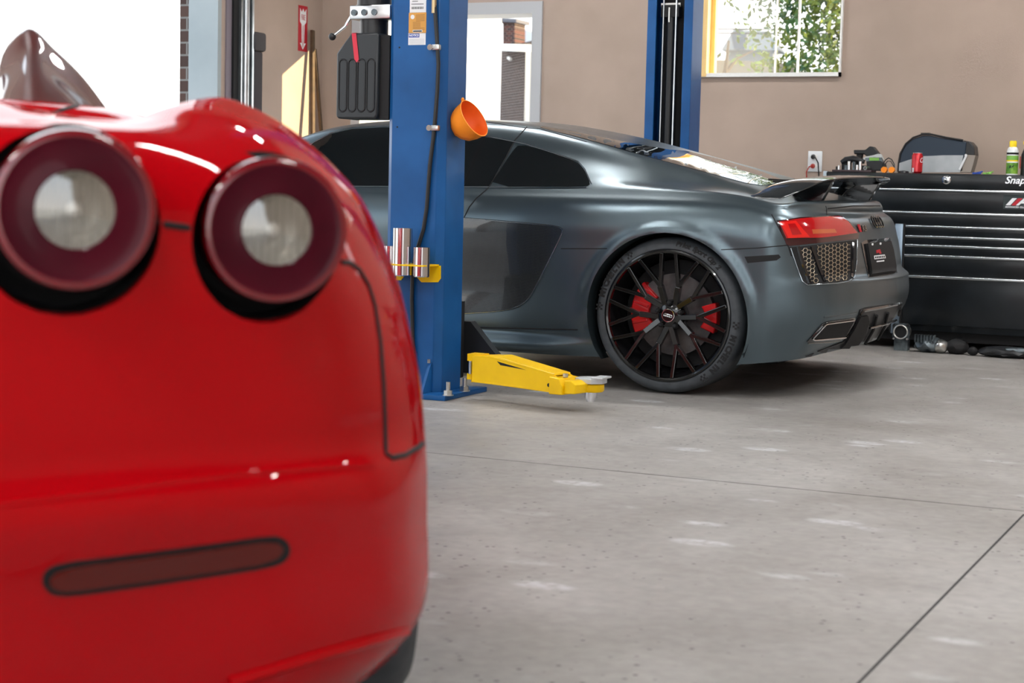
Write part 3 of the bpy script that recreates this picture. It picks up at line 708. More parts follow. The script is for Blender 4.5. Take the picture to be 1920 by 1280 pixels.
obj('pump_neck', MB().cyl((tx0+.14, (py0+py1)/2, tz1), (tx0+.14, (py0+py1)/2, tz1+.06), .062, 24), M_black, u0)
vb = MB().box((tx0+.055, py0+.01, tz1+.06), (CX0+.004, py1-.01, tz1+.12), .006); obj('valve_block', vb, M_alu, u0)
for k in range(3): obj('valve_port', MB().cyl((tx0+.08+k*.05, py0+.012, tz1+.088), (tx0+.08+k*.05, py0+.004, tz1+.088), .014, 10), M_gunmetal, u0)
hd = obj('release_lever', MB().tube([(tx0+.085, py0+.03, tz1+.12), (tx0+.06, py0+.02, tz1+.075), (tx0+.035, py0+.01, tz1+.03), (tx0-.02, py0, tz1-.012)], .006, 8), M_chrome, u0)
obj('lever_knob', MB().ball((tx0-.022, py0, tz1-.014), .0165, 10), M_black, hd)
obj('motor', MB().cyl((tx0+.14, (py0+py1)/2, tz1+.12), (tx0+.14, (py0+py1)/2, tz1+.42), .075, 24), M_black, u0)

# funnel hung on the right side of the front column
ax = ((RT*.86+UP*.5)*.88-FW*.47).normalized()
mouth = H(888, 222, 0, CX1+.085); rad = .086
uvec = (UP*.86-RT*.5); uvec = (uvec-ax*uvec.dot(ax)).normalized()
fun = thing('funnel', 'orange plastic funnel hooked on the right side of the front blue column', 'funnel', mouth-ax*.1)
pr_out = [(.012, -.17), (.014, -.125), (.028, -.105), (.052, -.09), (.071, -.068), (rad*.95, -.035), (rad, 0)]
obj('cone', MB().lathe(pr_out+[(rad+.003, .003), (rad-.001, .004)], mouth, ax, 36), M_orange, fun)
obj('cone_inside', MB().lathe([(rad-.001, .003), (rad*.93, -.034), (.068, -.065), (.049, -.086), (.026, -.1), (.0001, -.104)], mouth, ax, 36), M_orange_in, fun)
obj('hanging_tab', MB().ball(mouth+uvec*(rad+.006), (.008, .005, .01), 8), M_orange, fun)
obj('side_tab', MB().ball(mouth-ax*.085-uvec*.045, (.011, .008, .008), 8), M_orange, fun)

# ================================================================ GREY SPORTS CAR (left flank faces -Y, tail towards +X)
RX, RY = -2.515, 8.15
def r8w(x, y, z): return Vector((RX-x, RY-y, z))
r8 = thing('sports_car', 'matt grey sports car with rear wing parked behind the front blue lift column', 'car', (RX-1.3, RY, 0))
zy = {  # lower flank: x -> ((z, y) for seven levels, bottom edge up to the belt line)
 3.2: ((.18,.80),(.28,.87),(.44,.90),(.58,.90),(.66,.87),(.70,.82),(.72,.75)), 2.95: ((.16,.87),(.28,.91),(.46,.93),(.64,.935),(.74,.91),(.79,.87),(.82,.82)),
 2.65: ((.15,.90),(.27,.93),(.46,.945),(.65,.95),(.77,.93),(.84,.88),(.87,.82)), 2.35: ((.145,.90),(.26,.925),(.46,.935),(.65,.94),(.77,.92),(.85,.88),(.89,.84)),
 2.0: ((.14,.895),(.255,.925),(.46,.925),(.65,.94),(.77,.93),(.86,.89),(.897,.845)), 1.7: ((.14,.895),(.255,.925),(.46,.922),(.65,.938),(.77,.93),(.86,.89),(.90,.845)),
 1.4: ((.14,.895),(.255,.925),(.46,.922),(.65,.938),(.77,.932),(.86,.89),(.903,.845)), 1.1: ((.14,.898),(.255,.927),(.46,.924),(.65,.94),(.77,.936),(.86,.893),(.907,.845)),
 .85: ((.14,.90),(.255,.93),(.46,.93),(.65,.945),(.77,.943),(.86,.90),(.91,.845)), .6: ((.14,.905),(.255,.935),(.46,.94),(.65,.952),(.77,.952),(.86,.91),(.913,.85)),
 .4: ((.145,.92),(.26,.945),(.46,.953),(.65,.96),(.77,.962),(.86,.922),(.915,.858)), .2: ((.15,.92),(.26,.945),(.46,.955),(.65,.965),(.77,.967),(.86,.928),(.913,.865)),
 0: ((.15,.92),(.26,.945),(.46,.955),(.65,.965),(.77,.967),(.86,.93),(.908,.87)), -.2: ((.15,.915),(.265,.943),(.46,.955),(.65,.963),(.765,.963),(.855,.925),(.90,.87)),
 -.35: ((.155,.91),(.28,.94),(.46,.955),(.64,.96),(.75,.957),(.84,.92),(.882,.87)), -.47: ((.17,.89),(.30,.925),(.47,.945),(.63,.95),(.73,.946),(.81,.918),(.857,.865))}
up = {  # greenhouse: five points from the belt up to the centre line
 3.2: ((3.2,.6,.725),(3.2,.45,.73),(3.2,.3,.735),(3.2,.15,.737),(3.2,0,.738)), 2.95: ((2.95,.72,.825),(2.95,.55,.825),(2.95,.4,.82),(2.95,.2,.815),(2.95,0,.81)),
 2.65: ((2.65,.76,.88),(2.65,.70,.885),(2.65,.62,.89),(2.65,.35,.91),(2.65,0,.915)), 2.35: ((2.35,.79,.95),(2.35,.73,1.0),(2.35,.67,1.03),(2.35,.36,1.08),(2.35,0,1.09)),
 2.0: ((2.0,.77,1.0),(2.0,.68,1.115),(2.0,.615,1.165),(2.0,.33,1.195),(2.0,0,1.205)), 1.7: ((1.7,.755,1.02),(1.7,.66,1.165),(1.7,.59,1.208),(1.7,.32,1.236),(1.7,0,1.245)),
 1.4: ((1.4,.755,1.02),(1.4,.655,1.17),(1.4,.585,1.218),(1.4,.32,1.245),(1.4,0,1.255)), 1.1: ((1.1,.755,1.015),(1.1,.66,1.145),(1.1,.59,1.208),(1.1,.32,1.24),(1.1,0,1.25)),
 .85: ((.85,.765,1.0),(.85,.675,1.105),(.85,.60,1.183),(.85,.32,1.22),(.85,0,1.232)), .6: ((.6,.775,.985),(.6,.685,1.065),(.61,.61,1.140),(.62,.32,1.184),(.63,0,1.196)),
 .4: ((.4,.785,.97),(.41,.70,1.03),(.42,.615,1.1),(.45,.32,1.148),(.47,0,1.162)), .2: ((.2,.79,.947),(.22,.71,.995),(.25,.62,1.06),(.3,.32,1.112),(.33,0,1.127)),
 0: ((.02,.79,.928),(.05,.71,.962),(.08,.62,1.02),(.15,.32,1.075),(.18,0,1.093)), -.2: ((-.19,.79,.908),(-.15,.71,.933),(-.1,.625,.98),(0,.32,1.04),(.03,0,1.055)),
 -.35: ((-.32,.78,.888),(-.28,.70,.906),(-.22,.62,.948),(-.12,.32,1.01),(-.09,0,1.025)), -.47: ((-.42,.77,.865),(-.37,.70,.885),(-.31,.62,.925),(-.22,.32,.985),(-.18,0,1.0))}
wrapR = [  # round the tail: 12 points each from the bottom edge to the centre line
 [(-.56,.80,.18),(-.62,.85,.32),(-.635,.87,.49),(-.612,.865,.60),(-.59,.855,.71),(-.565,.83,.80),(-.535,.77,.862),(-.48,.69,.87),(-.42,.62,.89),(-.36,.53,.917),(-.28,.27,.965),(-.24,0,.98)],
 [(-.63,.55,.195),(-.72,.62,.335),(-.745,.63,.505),(-.705,.63,.60),(-.682,.62,.71),(-.65,.60,.80),(-.61,.55,.868),(-.54,.5,.875),(-.48,.43,.892),(-.41,.34,.918),(-.34,.18,.95),(-.29,0,.968)],
 [(-.68,.30,.205),(-.77,.35,.35),(-.795,.35,.515),(-.75,.35,.60),(-.728,.35,.71),(-.695,.33,.80),(-.65,.30,.87),(-.58,.28,.878),(-.52,.24,.893),(-.46,.18,.91),(-.38,.1,.935),(-.34,0,.955)],
 [(-.695,.15,.206),(-.79,.17,.353),(-.812,.17,.516),(-.765,.17,.60),(-.738,.17,.71),(-.706,.16,.80),(-.664,.15,.87),(-.595,.14,.876),(-.535,.12,.89),(-.475,.09,.906),(-.41,.05,.928),(-.365,0,.949)],
 [(-.70,0,.206),(-.80,0,.355),(-.818,0,.517),(-.77,0,.60),(-.742,0,.71),(-.71,0,.80),(-.667,0,.87),(-.60,0,.876),(-.54,0,.89),(-.48,0,.905),(-.42,0,.925),(-.38,0,.945)]]
wrapF = [
 [(3.62,0,.16),(3.66,0,.26),(3.66,0,.42),(3.62,0,.55),(3.57,0,.62),(3.53,0,.65),(3.5,0,.67),(3.47,0,.68),(3.44,0,.69),(3.4,0,.70),(3.37,0,.705),(3.34,0,.71)],
 [(3.56,.36,.16),(3.6,.4,.26),(3.6,.42,.42),(3.56,.42,.55),(3.51,.4,.62),(3.48,.38,.65),(3.46,.35,.67),(3.43,.3,.68),(3.4,.25,.69),(3.36,.19,.70),(3.33,.1,.706),(3.30,0,.715)],
 [(3.40,.66,.17),(3.44,.72,.27),(3.44,.76,.43),(3.42,.76,.56),(3.38,.74,.63),(3.36,.68,.66),(3.35,.6,.685),(3.34,.5,.695),(3.33,.4,.70),(3.31,.28,.71),(3.28,.14,.717),(3.26,0,.724)]]
cols = wrapF + [[(x, y, z) for z, y in zy[x]]+list(up[x]) for x in zy] + wrapR
def sm(t): t = min(1, max(0, t)); return t*t*(3-2*t)
def lerp(a, b, t): return tuple(a[i]+(b[i]-a[i])*t for i in range(3))
nW = len(wrapR); cols2 = []
for ci, c in enumerate(cols):
    k = ci-(len(cols)-nW)                                      # tail columns get a shelf and a lid lip
    if k >= 0:
        x2, x3 = c[2][0], c[3][0]; sh_ = [(x2+.004, c[2][1], .528), (x3-.012, c[3][1], .548)]
        f_ = (.35, .8, 1, 1, 1)[k]; lp = [(c[5][0]+(c[6][0]-c[5][0])*.62+.012*f_, c[5][1]+(c[6][1]-c[5][1])*.5, .832), (c[6][0]-.012*f_, c[6][1], .846)]
    else: sh_ = [lerp(c[2], c[3], .3), lerp(c[2], c[3], .5)]; lp = [lerp(c[5], c[6], .5), lerp(c[5], c[6], .7)]
    xs_ = c[0][0]; lift_ = sm((xs_-.36)/.12)*sm((2.3-xs_)/.2) if 0 < xs_ < 2.4 and c[0][1] > .85 else 0
    q1 = lerp(c[0], c[1], .5); q2 = lerp(c[0], c[1], .72)
    sill = [(q1[0], q1[1]+.030*lift_, q1[2]-.012*lift_), (q2[0], q2[1]+.004*lift_, q2[2]+.012*lift_)]
    cols2.append([c[0]]+sill+list(c[1:3])+sh_+list(c[3:6])+lp+list(c[6:]))
cols = cols2
ctrl = [[c[r] for c in cols] for r in range(18)]
P = shell(ctrl, 7, 8)
ARCH = [(0.0, .345, .378), (2.65, .335, .365)]
for row in P:                                                  # flared wheel-arch lips
    for p in row:
        if p[1] < .7: continue
        for ax_, az, ar_ in ARCH:
            d_ = math.hypot(p[0]-ax_, p[2]-az)
            if p[2] > .3: p[1] += .014*sm((ar_+.055-d_)/.04)*sm((p[2]-.3)/.2)*sm((.82-p[2])/.04)
bm = grid_bm(P, None, True)
for v in bm.verts: v.co = r8w(*v.co)
for sgn in (1, -1):
    for ax_, az, ar_ in ARCH:
        def proj(co, ax_=ax_, az=az): return (RX-co.x-ax_, co.z-az, Vector((-1, 0, 0)), Vector((0, 0, 1)))
        cut_hole(bm, proj, ar_, lambda co, s=sgn: (RY-co.y)*s > .70 and co.z < .84, Vector((0, sgn, 0)), .10)
body, TR = bm_obj('body_shell', bm, M_r8, r8)
obj('underbody', MB().box(r8w(3.3, .70, .15), r8w(-.45, -.70, .30)).box(r8w(2.2, .86, .15), r8w(.5, -.86, .30)), M_blackm, r8, smooth=0)
for ax_, az, ar_ in ARCH:
    for sgn in (1, -1):
        ww = MB(); q = []
        for k in range(29):
            a_ = math.radians(-24+228*k/28); ca, sa = math.cos(a_), math.sin(a_)
            q.append([r8w(ax_+rr_*ca, yy_*sgn, az+rr_*sa) for rr_, yy_ in ((ar_+.012, .93), (ar_+.012, .60), (.05, .60))])
        ww.add([p for t_ in q for p in t_], [(k*3+m_, k*3+m_+1, k*3+m_+4, k*3+m_+3) for k in range(28) for m_ in (0, 1)])
        obj('wheel_well', ww, M_blackm, r8)

# glazing and flank panels
def panel(name, poly, m, parent=r8, tree=None, off=.002, step=8, thick=.006, rnd=2, label=None, smooth=60, edge=None):
    return obj(name, drape(tree or TR, poly, off, step, thick, rnd, edge), m, parent, smooth=smooth, label=label)
panel('door_window', [(560, 290), (585, 270), (620, 252), (660, 242), (720, 239), (800, 243), (908, 256), (868, 349), (640, 348), (600, 320)], M_r8glass, rnd=0, label='dark tinted door window')
panel('rear_side_window', [(908, 257), (964, 266), (917, 349), (870, 349)], M_r8glass, rnd=0)
panel('quarter_window', [(974, 270), (1020, 282), (1084, 304), (1096, 318), (1108, 344), (1100, 350), (1060, 350), (918, 350), (940, 316), (960, 285)], M_r8glass, rnd=1, label='dark tinted quarter window')
panel('rear_window', [(1240, 280), (1300, 284), (1475, 336), (1450, 345), (1420, 349), (1330, 325), (1200, 290), (1090, 258), (1010, 240), (1020, 236)], M_r8glass, rnd=1, label='sloping rear window')
def line(name, pts, m, r=.0018, off=0., rnd=0, closed=False): return obj(name, seam(TR, pts, r, off, 6, closed, rnd), m, r8)
line('window_trim', [(560, 290), (585, 269), (620, 250), (660, 240), (720, 237), (800, 241), (912, 255), (985, 270), (1020, 281), (1084, 303), (1097, 318), (1109, 345)], M_trim, .003, .002, 0)
line('window_trim', [(640, 349.5), (868, 350), (916, 351), (1060, 351.5), (1100, 351)], M_trim, .002, .002)
line('door_seam', [(988, 238), (966, 262), (940, 312), (916, 352), (893, 372), (880, 388), (868, 412)], M_blackm, .003)
line('roof_seam', [(905, 228), (987, 240), (1010, 241), (1100, 266)], M_blackm, .0022)
line('window_post', [(908, 257), (868, 347)], M_gloss, .007, .001)
line('flank_seam', [(1052, 466), (1100, 466), (1138, 466)], M_blackm, .0022)
line('flank_seam', [(1352, 468), (1420, 465), (1482, 459)], M_blackm, .0022)
line('sill_seam', [(860, 613), (1000, 616), (1083, 618)], M_blackm, .0035)
blade_poly = [(780, 404), (865, 408), (1030, 422), (1056, 427), (1054, 440), (1030, 488), (1004, 540), (990, 563), (968, 578), (930, 584), (865, 588), (780, 590)]
blade = panel('side_blade', blade_poly, M_carbon, rnd=1, label='glossy carbon side blade', off=.0035)
obj('blade_edge', seam(TR, chaikin(blade_poly, 1)[1:-1], .0036, .003, 6), M_trim, blade)
panel('side_marker', [(1396, 481), (1460, 477), (1464, 482), (1456, 488), (1402, 493)], M_blackm, rnd=0)
line('bumper_seam', [(1447, 402), (1462, 430), (1478, 462), (1484, 480)], M_blackm, .0025)

# tail: lamp, outlet grille, plate, badges, diffuser
lamp = panel('tail_lamp', [(1456, 414), (1500, 408), (1570, 405), (1578, 406), (1592, 417), (1609, 438), (1608, 448), (1480, 461), (1474, 458)], M_lampdk, rnd=0, step=6, label='smoked tail lamp housing', off=.004)
panel('red_lens', [(1460, 416), (1500, 411), (1572, 407), (1588, 416), (1605, 437), (1540, 446), (1474, 447)], M_lampred, lamp, rnd=0, step=6, off=.0075)
panel('light_guide', [(1462, 418), (1490, 415), (1516, 445), (1477, 447)], M_lampred2, lamp, rnd=0, step=5, off=.0095, thick=.003)
panel('light_guide', [(1476, 421), (1488, 420), (1501, 440), (1484, 441)], M_lampred, lamp, rnd=0, step=5, off=.0110, thick=.003)
panel('amber_strip', [(1520, 431), (1562, 430), (1566, 437), (1522, 439)], M_lampamber, lamp, rnd=0, step=5, off=.0095, thick=.003)
grl = panel('outlet_grille', [(1480, 463), (1500, 462), (1606, 450), (1604, 490), (1600, 520), (1592, 526), (1570, 530), (1512, 533), (1503, 524)], M_blackm, rnd=0, step=7, label='black tail outlet with honeycomb mesh', off=.003)
def hexes(poly, R_):
    done = set(); hx = MB()
    for i in range(-2, 26):
        for jx in range(-2, 26):
            cx = 1495+i*R_*1.5; cy = 455+(jx+(i % 2)*.5)*R_*1.732+(i*R_*-.12)
            for k in range(6):
                a0, a1 = k*PI/3, (k+1)*PI/3
                q0 = (cx+R_*math.cos(a0)*.98, cy+R_*math.sin(a0)); q1 = (cx+R_*math.cos(a1)*.98, cy+R_*math.sin(a1))
                key = (round((q0[0]+q1[0])/2), round((q0[1]+q1[1])/2))
                if key in done or not inpoly(((q0[0]+q1[0])/2, (q0[1]+q1[1])/2), poly): continue
                done.add(key); h0, h1 = cast(TR, *q0), cast(TR, *q1)
                if h0 and h1: hx.tube([h0[0]+h0[1]*.0055, h1[0]+h1[1]*.0055], .0017, 4)
    obj('honeycomb_mesh', hx, M_mesh, grl, smooth=0)
hexes([(1528, 462), (1592, 456), (1591, 500), (1587, 526), (1550, 530), (1538, 500)], 4.5)
hexes([(1500, 466), (1517, 464), (1526, 496), (1534, 530), (1518, 531), (1508, 500)], 4.5)
for a, b, m, nm, r in (((1496, 462), (1518, 531), M_gloss, 'grille_bar', .010), ((1521, 462), (1545, 528), M_gloss, 'grille_bar', .011), ((1597, 456), (1596, 522), M_gloss, 'grille_bar', .010)):
    obj(nm, seam(TR, [a, ((a[0]+b[0])/2-1, (a[1]+b[1])/2), b], r, .002, 5), m, grl)
obj('grille_rim', seam(TR, [(1606, 450), (1605, 490), (1601, 521), (1590, 528), (1570, 531), (1514, 534), (1504, 527), (1494, 500), (1482, 465)], .003, .003, 5), M_trim, grl)
line('lid_seam', [(1548, 386), (1550, 392), (1550, 405)], M_blackm, .0022)
line('lid_seam', [(1552, 391), (1600, 386), (1650, 386)], M_blackm, .003)
pl0 = panel('plate_recess', [(1614, 455), (1622, 450), (1668, 446), (1672, 470), (1682, 512), (1664, 516), (1628, 520)], M_gloss, rnd=0, step=7, off=.003, label='gloss black plate recess')
plate = panel('licence_plate', [(1622, 457), (1666, 453), (1671, 470), (1678, 512), (1662, 513), (1632, 518)], M_blackm, rnd=0, step=7, off=.014, thick=.012, parent=pl0)
panel('plate_emblem', [(1637, 470), (1644, 468), (1647, 476), (1644, 477), (1641, 474), (1638, 476)], M_redsign, rnd=0, step=3, off=.0155, thick=.001, parent=plate)
panel('plate_band', [(1633, 480), (1653, 478), (1655, 485), (1634, 487)], M_paper, rnd=0, step=3, off=.0155, thick=.001, parent=plate)
panel('plate_print', [(1638, 490), (1652, 488.5), (1652, 490.5), (1638, 492)], M_paper, rnd=0, step=3, off=.0155, thick=.001, parent=plate)
for k in range(6): panel('plate_mark', [(1634.5+k*3.2, 481.6-.25*k), (1636.4+k*3.2, 481.5-.25*k), (1636.8+k*3.2, 485.2-.25*k), (1635+k*3.2, 485.4-.25*k)], M_blackm, rnd=0, step=3, off=.0165, thick=.001, parent=plate)
for x, y in ((1630, 459), (1645, 458)): panel('plate_screw', [(x-1.6, y-2), (x+1.6, y-2), (x+1.6, y+2), (x-1.6, y+2)], M_paper, rnd=1, step=2, off=.016, thick=.001, parent=plate)
# four-ring emblem and badge on the tail
lc = cast(TR, 1643, 417); nn = lc[1]; hz = Vector((0, 0, 1)).cross(nn).normalized(); vv = nn.cross(hz)
em = MB()
for k in range(4):
    ring = []
    for i in range(24): a = 2*PI*i/24; ring.append(lc[0]+nn*.006+hz*((k-1.5)*.042+.0285*math.cos(a))+vv*(.0285*math.sin(a)))
    em.tube(ring, .0042, 6, True)
obj('ring_emblem', em, M_gloss, r8, label='black four ring emblem')
lc = cast(TR, 1619, 429); nn = lc[1]; hz = Vector((0, 0, 1)).cross(nn).normalized(); vv = nn.cross(hz)
obj('tail_badge', text_mb('R8', .040, lc[0]+nn*.004, hz, vv, .002, bold=.0012, sx=1.5), M_gloss, r8, smooth=0)
q0 = cast(TR, 1610.5, 428)[0]+nn*.003
obj('badge_lozenge', MB().prism([q0+hz*-.024+vv*.018, q0+hz*.008+vv*.018, q0+hz*.018-vv*.018, q0-hz*.012-vv*.018], nn*.003), M_redsign, r8, smooth=0)
# lower bumper, diffuser and exhaust
dif = panel('diffuser', [(1609, 590), (1612, 580), (1622, 576), (1690, 566), (1688, 586), (1672, 622), (1640, 642), (1600, 654), (1548, 671), (1500, 679), (1480, 681), (1540, 655), (1580, 640), (1598, 615)], M_black, rnd=0, step=8, off=.004, label='gloss black rear diffuser')
line('diffuser_lip', [(1611, 589), (1616, 582), (1650, 576), (1688, 568)], M_gloss, .008, .004)
obj('diffuser_blade', drape(TR, [(1610, 592), (1624, 590), (1626, 600), (1618, 628), (1598, 655), (1556, 668), (1582, 642), (1600, 612)], .013, 6, .013), M_blackm, dif, label='matt black diffuser blade')
for a, m_, b in (((1640, 589), (1634, 615), (1616, 646)), ((1661, 584), (1655, 610), (1640, 638)), ((1684, 576), (1680, 596), (1668, 620))):
    obj('diffuser_fin', seam(TR, [a, m_, b], .007, .012, 4), M_blackm, dif)
obj('diffuser_bar', seam(TR, [(1626, 611), (1650, 605), (1684, 594)], .006, .016, 4), M_gloss, dif)
ex = panel('exhaust_outlet', [(1512, 640), (1520, 632), (1540, 607), (1548, 603), (1602, 595), (1604, 606), (1588, 634), (1560, 638), (1515, 642)], M_gloss, rnd=0, step=7, off=.004, label='gloss black exhaust surround')
panel('exhaust_mouth', [(1524, 634), (1549, 608), (1600, 600), (1584, 630)], M_blackm, rnd=0, step=7, off=.007, parent=ex)
obj('exhaust_rim', seam(TR, [(1600, 599), (1549, 606), (1546, 608), (1522, 634), (1526, 636), (1584, 631)], .003, .008, 4), M_chrome, ex)
line('exhaust_trim', [(1514, 643), (1560, 640), (1574, 637)], M_trim, .0025, .004)
line('fog_strip', [(1545, 594), (1575, 591), (1606, 586)], M_r8, .005, -.002)

# rear wing
sec = [(-.745, (-.27,.884), (-.45,.888), .010), (-.70, (-.32,.905), (-.54,.932), .014), (-.62, (-.37,.945), (-.60,.968), .018), (-.52, (-.41,.962), (-.645,.982), .02), (-.3, (-.47,.976), (-.705,.994), .022), (0, (-.50,.982), (-.73,1.0), .022)]
sec = sec+[(-y, a, b, t_) for y, a, b, t_ in sec[-2::-1]]
ctl = []
for y, (lx, lz), (tx, tz), th in sec:
    ctl.append([(tx, y, tz), (tx+(lx-tx)*.35, y, tz+(lz-tz)*.35+th*.45), (tx+(lx-tx)*.75, y, tz+(lz-tz)*.75+th*.55), (lx, y, lz), (tx+(lx-tx)*.75, y, tz+(lz-tz)*.75-th*.7), (tx+(lx-tx)*.35, y, tz+(lz-tz)*.35-th*.45), (tx-.001, y, tz-.005)])
W = shell(ctl, 5, 4); mb = MB(); n0, n1 = W.shape[:2]
mb.add([r8w(*W[i][k]) for i in range(n0) for k in range(n1)], [(i*n1+k, i*n1+(k+1) % n1, (i+1)*n1+(k+1) % n1, (i+1)*n1+k) for i in range(n0-1) for k in range(n1)])
mb.f += [tuple(range(n1)), tuple((n0-1)*n1+k for k in reversed(range(n1)))]
wing = obj('rear_wing', mb, M_carbon, r8, smooth=50, label='gloss carbon rear wing')
for y in (.47, -.47):
    p = MB()
    p.prism([r8w(-.40, y+.018, .868), r8w(-.56, y+.018, .862), r8w(-.62, y+.018, .975), r8w(-.52, y+.018, .975), r8w(-.45, y+.018, .93)], (0, .036, 0))
    obj('wing_pillar', p, M_gloss, wing, smooth=20, bevel=.004)
for k in range(9):                                             # engine cover louvres between glass and wing
    x = -.30-k*.02; z = .972-k*.0092
    obj('engine_louvre', MB().bar(r8w(x, .42-k*.006, z), r8w(x, -.42+k*.006, z), .012, .008, (0, 0, 1)), M_blackm, r8, smooth=0)

# wheels
def wheel_parts(side_y, wx, r, rimr, width, z, root):
    """outer face towards -Y at world y = side_y"""
    C = Vector((RX-wx, side_y, z)); A = Vector((0, -1, 0)); X = Vector((1, 0, 0)); Z = Vector((0, 0, 1))
    e = lambda a, rr, h=0.: C+(X*math.sin(a)+Z*math.cos(a))*rr+A*h          # a: clockwise from the top, h: outwards
    w_ = thing_part('wheel', C, root)
    s_ = r-rimr
    ty = [(rimr-.012, -.02), (rimr, -.004), (rimr+s_*.12, .0035), (rimr+s_*.5, .006), (rimr+s_*.78, -.004), (r-.006, -.022), (r, -.042), (r, -width+.042), (r-.006, -width+.022), (rimr+s_*.5, -width-.006), (rimr, -width), (rimr-.02, -width+.02)]
    tyre = obj('tyre', MB().lathe(ty, C, A, 72), M_rubber, w_)
    if root is r8 and wx == 0 and side_y < RY:
        def ring_text(txt, a0, a1, rr, size, shear=0., bold=.0):
            n = len(txt); lt = MB()
            for i, chx in enumerate(txt):
                if chx == ' ': continue
                a = a0+(a1-a0)*(i+.5)/n; o = e(a, rr, .0062-.004*max(0, (rr-.325)/.02)); tg = X*math.cos(a)-Z*math.sin(a); rd = X*math.sin(a)+Z*math.cos(a)
                t_ = text_mb(chx, size, o, tg, rd, .0012, shear=shear, bold=bold); lt.add(t_.v, t_.f)
            obj('tyre_lettering', lt, M_letter, tyre, smooth=0)
        D = math.radians
        ring_text('MICHELIN', D(-77), D(-42), .321, .036, 0, .0022); ring_text('MICHELIN', D(103), D(138), .321, .036, 0, .0022)
        ring_text('Pilot Sport Cup 2', D(6), D(47), .324, .031, .25, .0016)
        fl = MB()
        for ac in (-35, -85, 95, 146):
            for i in range(4):
                for k in range(3):
                    if (i+k) % 2: continue
                    a = D(ac+(i-1.5)*1.5); q = e(a, .309+k*.0105, .0062); tg = X*math.cos(a)-Z*math.sin(a); rd = X*math.sin(a)+Z*math.cos(a)
                    fl.prism([q-tg*.0042, q+tg*.0042, q+tg*.0042+rd*.0095, q-tg*.0042+rd*.0095], A*.0012)
        obj('flag_marks', fl, M_letter, tyre, smooth=0)
    rim = obj('rim', MB().lathe([(rimr-.004, .002), (rimr+.003, .008), (rimr-.004, .010), (rimr-.012, .006), (rimr-.016, -.010)], C, A, 72), M_rim, w_)
    obj('rim_barrel', MB().lathe([(rimr-.016, -.010), (rimr-.032, -.05), (rimr-.042, -width+.03), (rimr-.01, -width+.006)], C, A, 48), M_barrel, rim)
    sp = MB(); D = math.radians
    for k in range(10):
        aj = D(18+36*k); arm_a = D(36+72*((k)//2)) if k % 2 == 0 or True else 0
        base = D(36+72*(k//2)) + (D(-9) if k % 2 == 0 else D(9))
        J = e(aj, rimr*.475, -.022)
        sp.bar(e(base, .05, -.045), J, .025, .03, A)
        for s in (-1, 1): sp.bar(J-(e(aj+s*D(11.5), rimr-.012, 0.)-J).normalized()*.006, e(aj+s*D(11.5), rimr-.010, -.004), .0175, .028, A)
    obj('spokes', sp, M_rim, w_, smooth=0, bevel=.003)
    hub = obj('hub', MB().lathe([(.0001, -.024), (.05, -.026), (.062, -.034), (.07, -.06), (.07, -.1), (.0001, -.1)], C, A, 32), M_rim, w_)
    obj('centre_cap', MB().lathe([(.0001, -.013), (.026, -.013), (.030, -.018), (.030, -.027)], C, A, 28), M_gloss, hub)
    obj('cap_ring', MB().tube([e(2*PI*i/28, .0285, -.0135) for i in range(28)], .0022, 6, True), M_chrome, hub)
    em = MB()
    for k in range(4): em.tube([C+A*-.0115+X*((k-1.5)*.0088+.0062*math.cos(2*PI*i/14))+Z*(.0062*math.sin(2*PI*i/14)-(k-1.5)*.002) for i in range(14)], .0011, 5, True)
    obj('cap_emblem', em, M_chrome, hub)
    for k in range(5): a = D(2+72*k); obj('lug_bolt', MB().cyl(e(a, .0565, -.05), e(a, .0565, -.012), .0115, 6).ball(e(a, .0565, -.012), .010, 6), M_blackm, w_)
    obj('brake_disc', MB().lathe([(.06, -.105), (.185, -.105), (.185, -.135), (.06, -.135)], C, A, 48), M_disc, w_)
    for (a0, a1, r0, r1, nm) in ((D(-118), D(-46), .105, .205, 'brake_caliper'), (D(72), D(112), .135, .205, 'parking_brake_caliper')):
        c_ = MB(); q = []
        for i in range(13): q.append(e(a0+(a1-a0)*i/12, r1, -.085))
        for i in range(13): q.append(e(a1+(a0-a1)*i/12, r0+.012*math.sin(PI*i/12), -.085))
        c_.prism(q, A*-.06); obj(nm, c_, M_caliper, w_, smooth=20, bevel=.006)
        if nm == 'brake_caliper':
            rb_ = MB()
            for f_ in (.2, .4, .6, .8): rb_.bar(e(a0+(a1-a0)*f_, r0+.02, -.083), e(a0+(a1-a0)*f_, r1-.006, -.083), .012, .012, A)
            obj('caliper_rib', rb_, M_caliper, w_, smooth=0, bevel=.003)
    obj('hub_backing', MB().cyl(C-A*.15, C-A*.155, rimr-.045, 32), M_blackm, w_)
    return w_
def thing_part(name, loc, root):
    o = bpy.data.objects.new(name, None); COL.objects.link(o); o.parent = root; o.location = Vector(loc)-wloc(root); o.empty_display_size = .05; return o
WZ = .353
w_rear = wheel_parts(7.215, 0, .35, .2925, .30, WZ, r8)
w_front = wheel_parts(7.235, 2.65, .338, .278, .25, .338, r8)
def copy_part(o, parent):
    c = o.copy(); COL.objects.link(c); c.parent = parent
    for ch in list(o.children): copy_part(ch, c)
    return c
for src in (w_rear, w_front):                                  # right-hand wheels: the same turned half round
    c = copy_part(src, r8); p = wloc(src)-wloc(r8); c.rotation_euler = (0, 0, PI); c.location = (p.x, 2*(RY-wloc(r8).y)-p.y, p.z)
# door mirror
mp_ = r8w(2.1, 1.0, .96); obj('door_mirror', MB().ball(mp_, (.07, .11, .065), 10).bar(mp_, r8w(2.1, .86, .90), .05, .02, (0, 0, 1)), M_r8, r8)

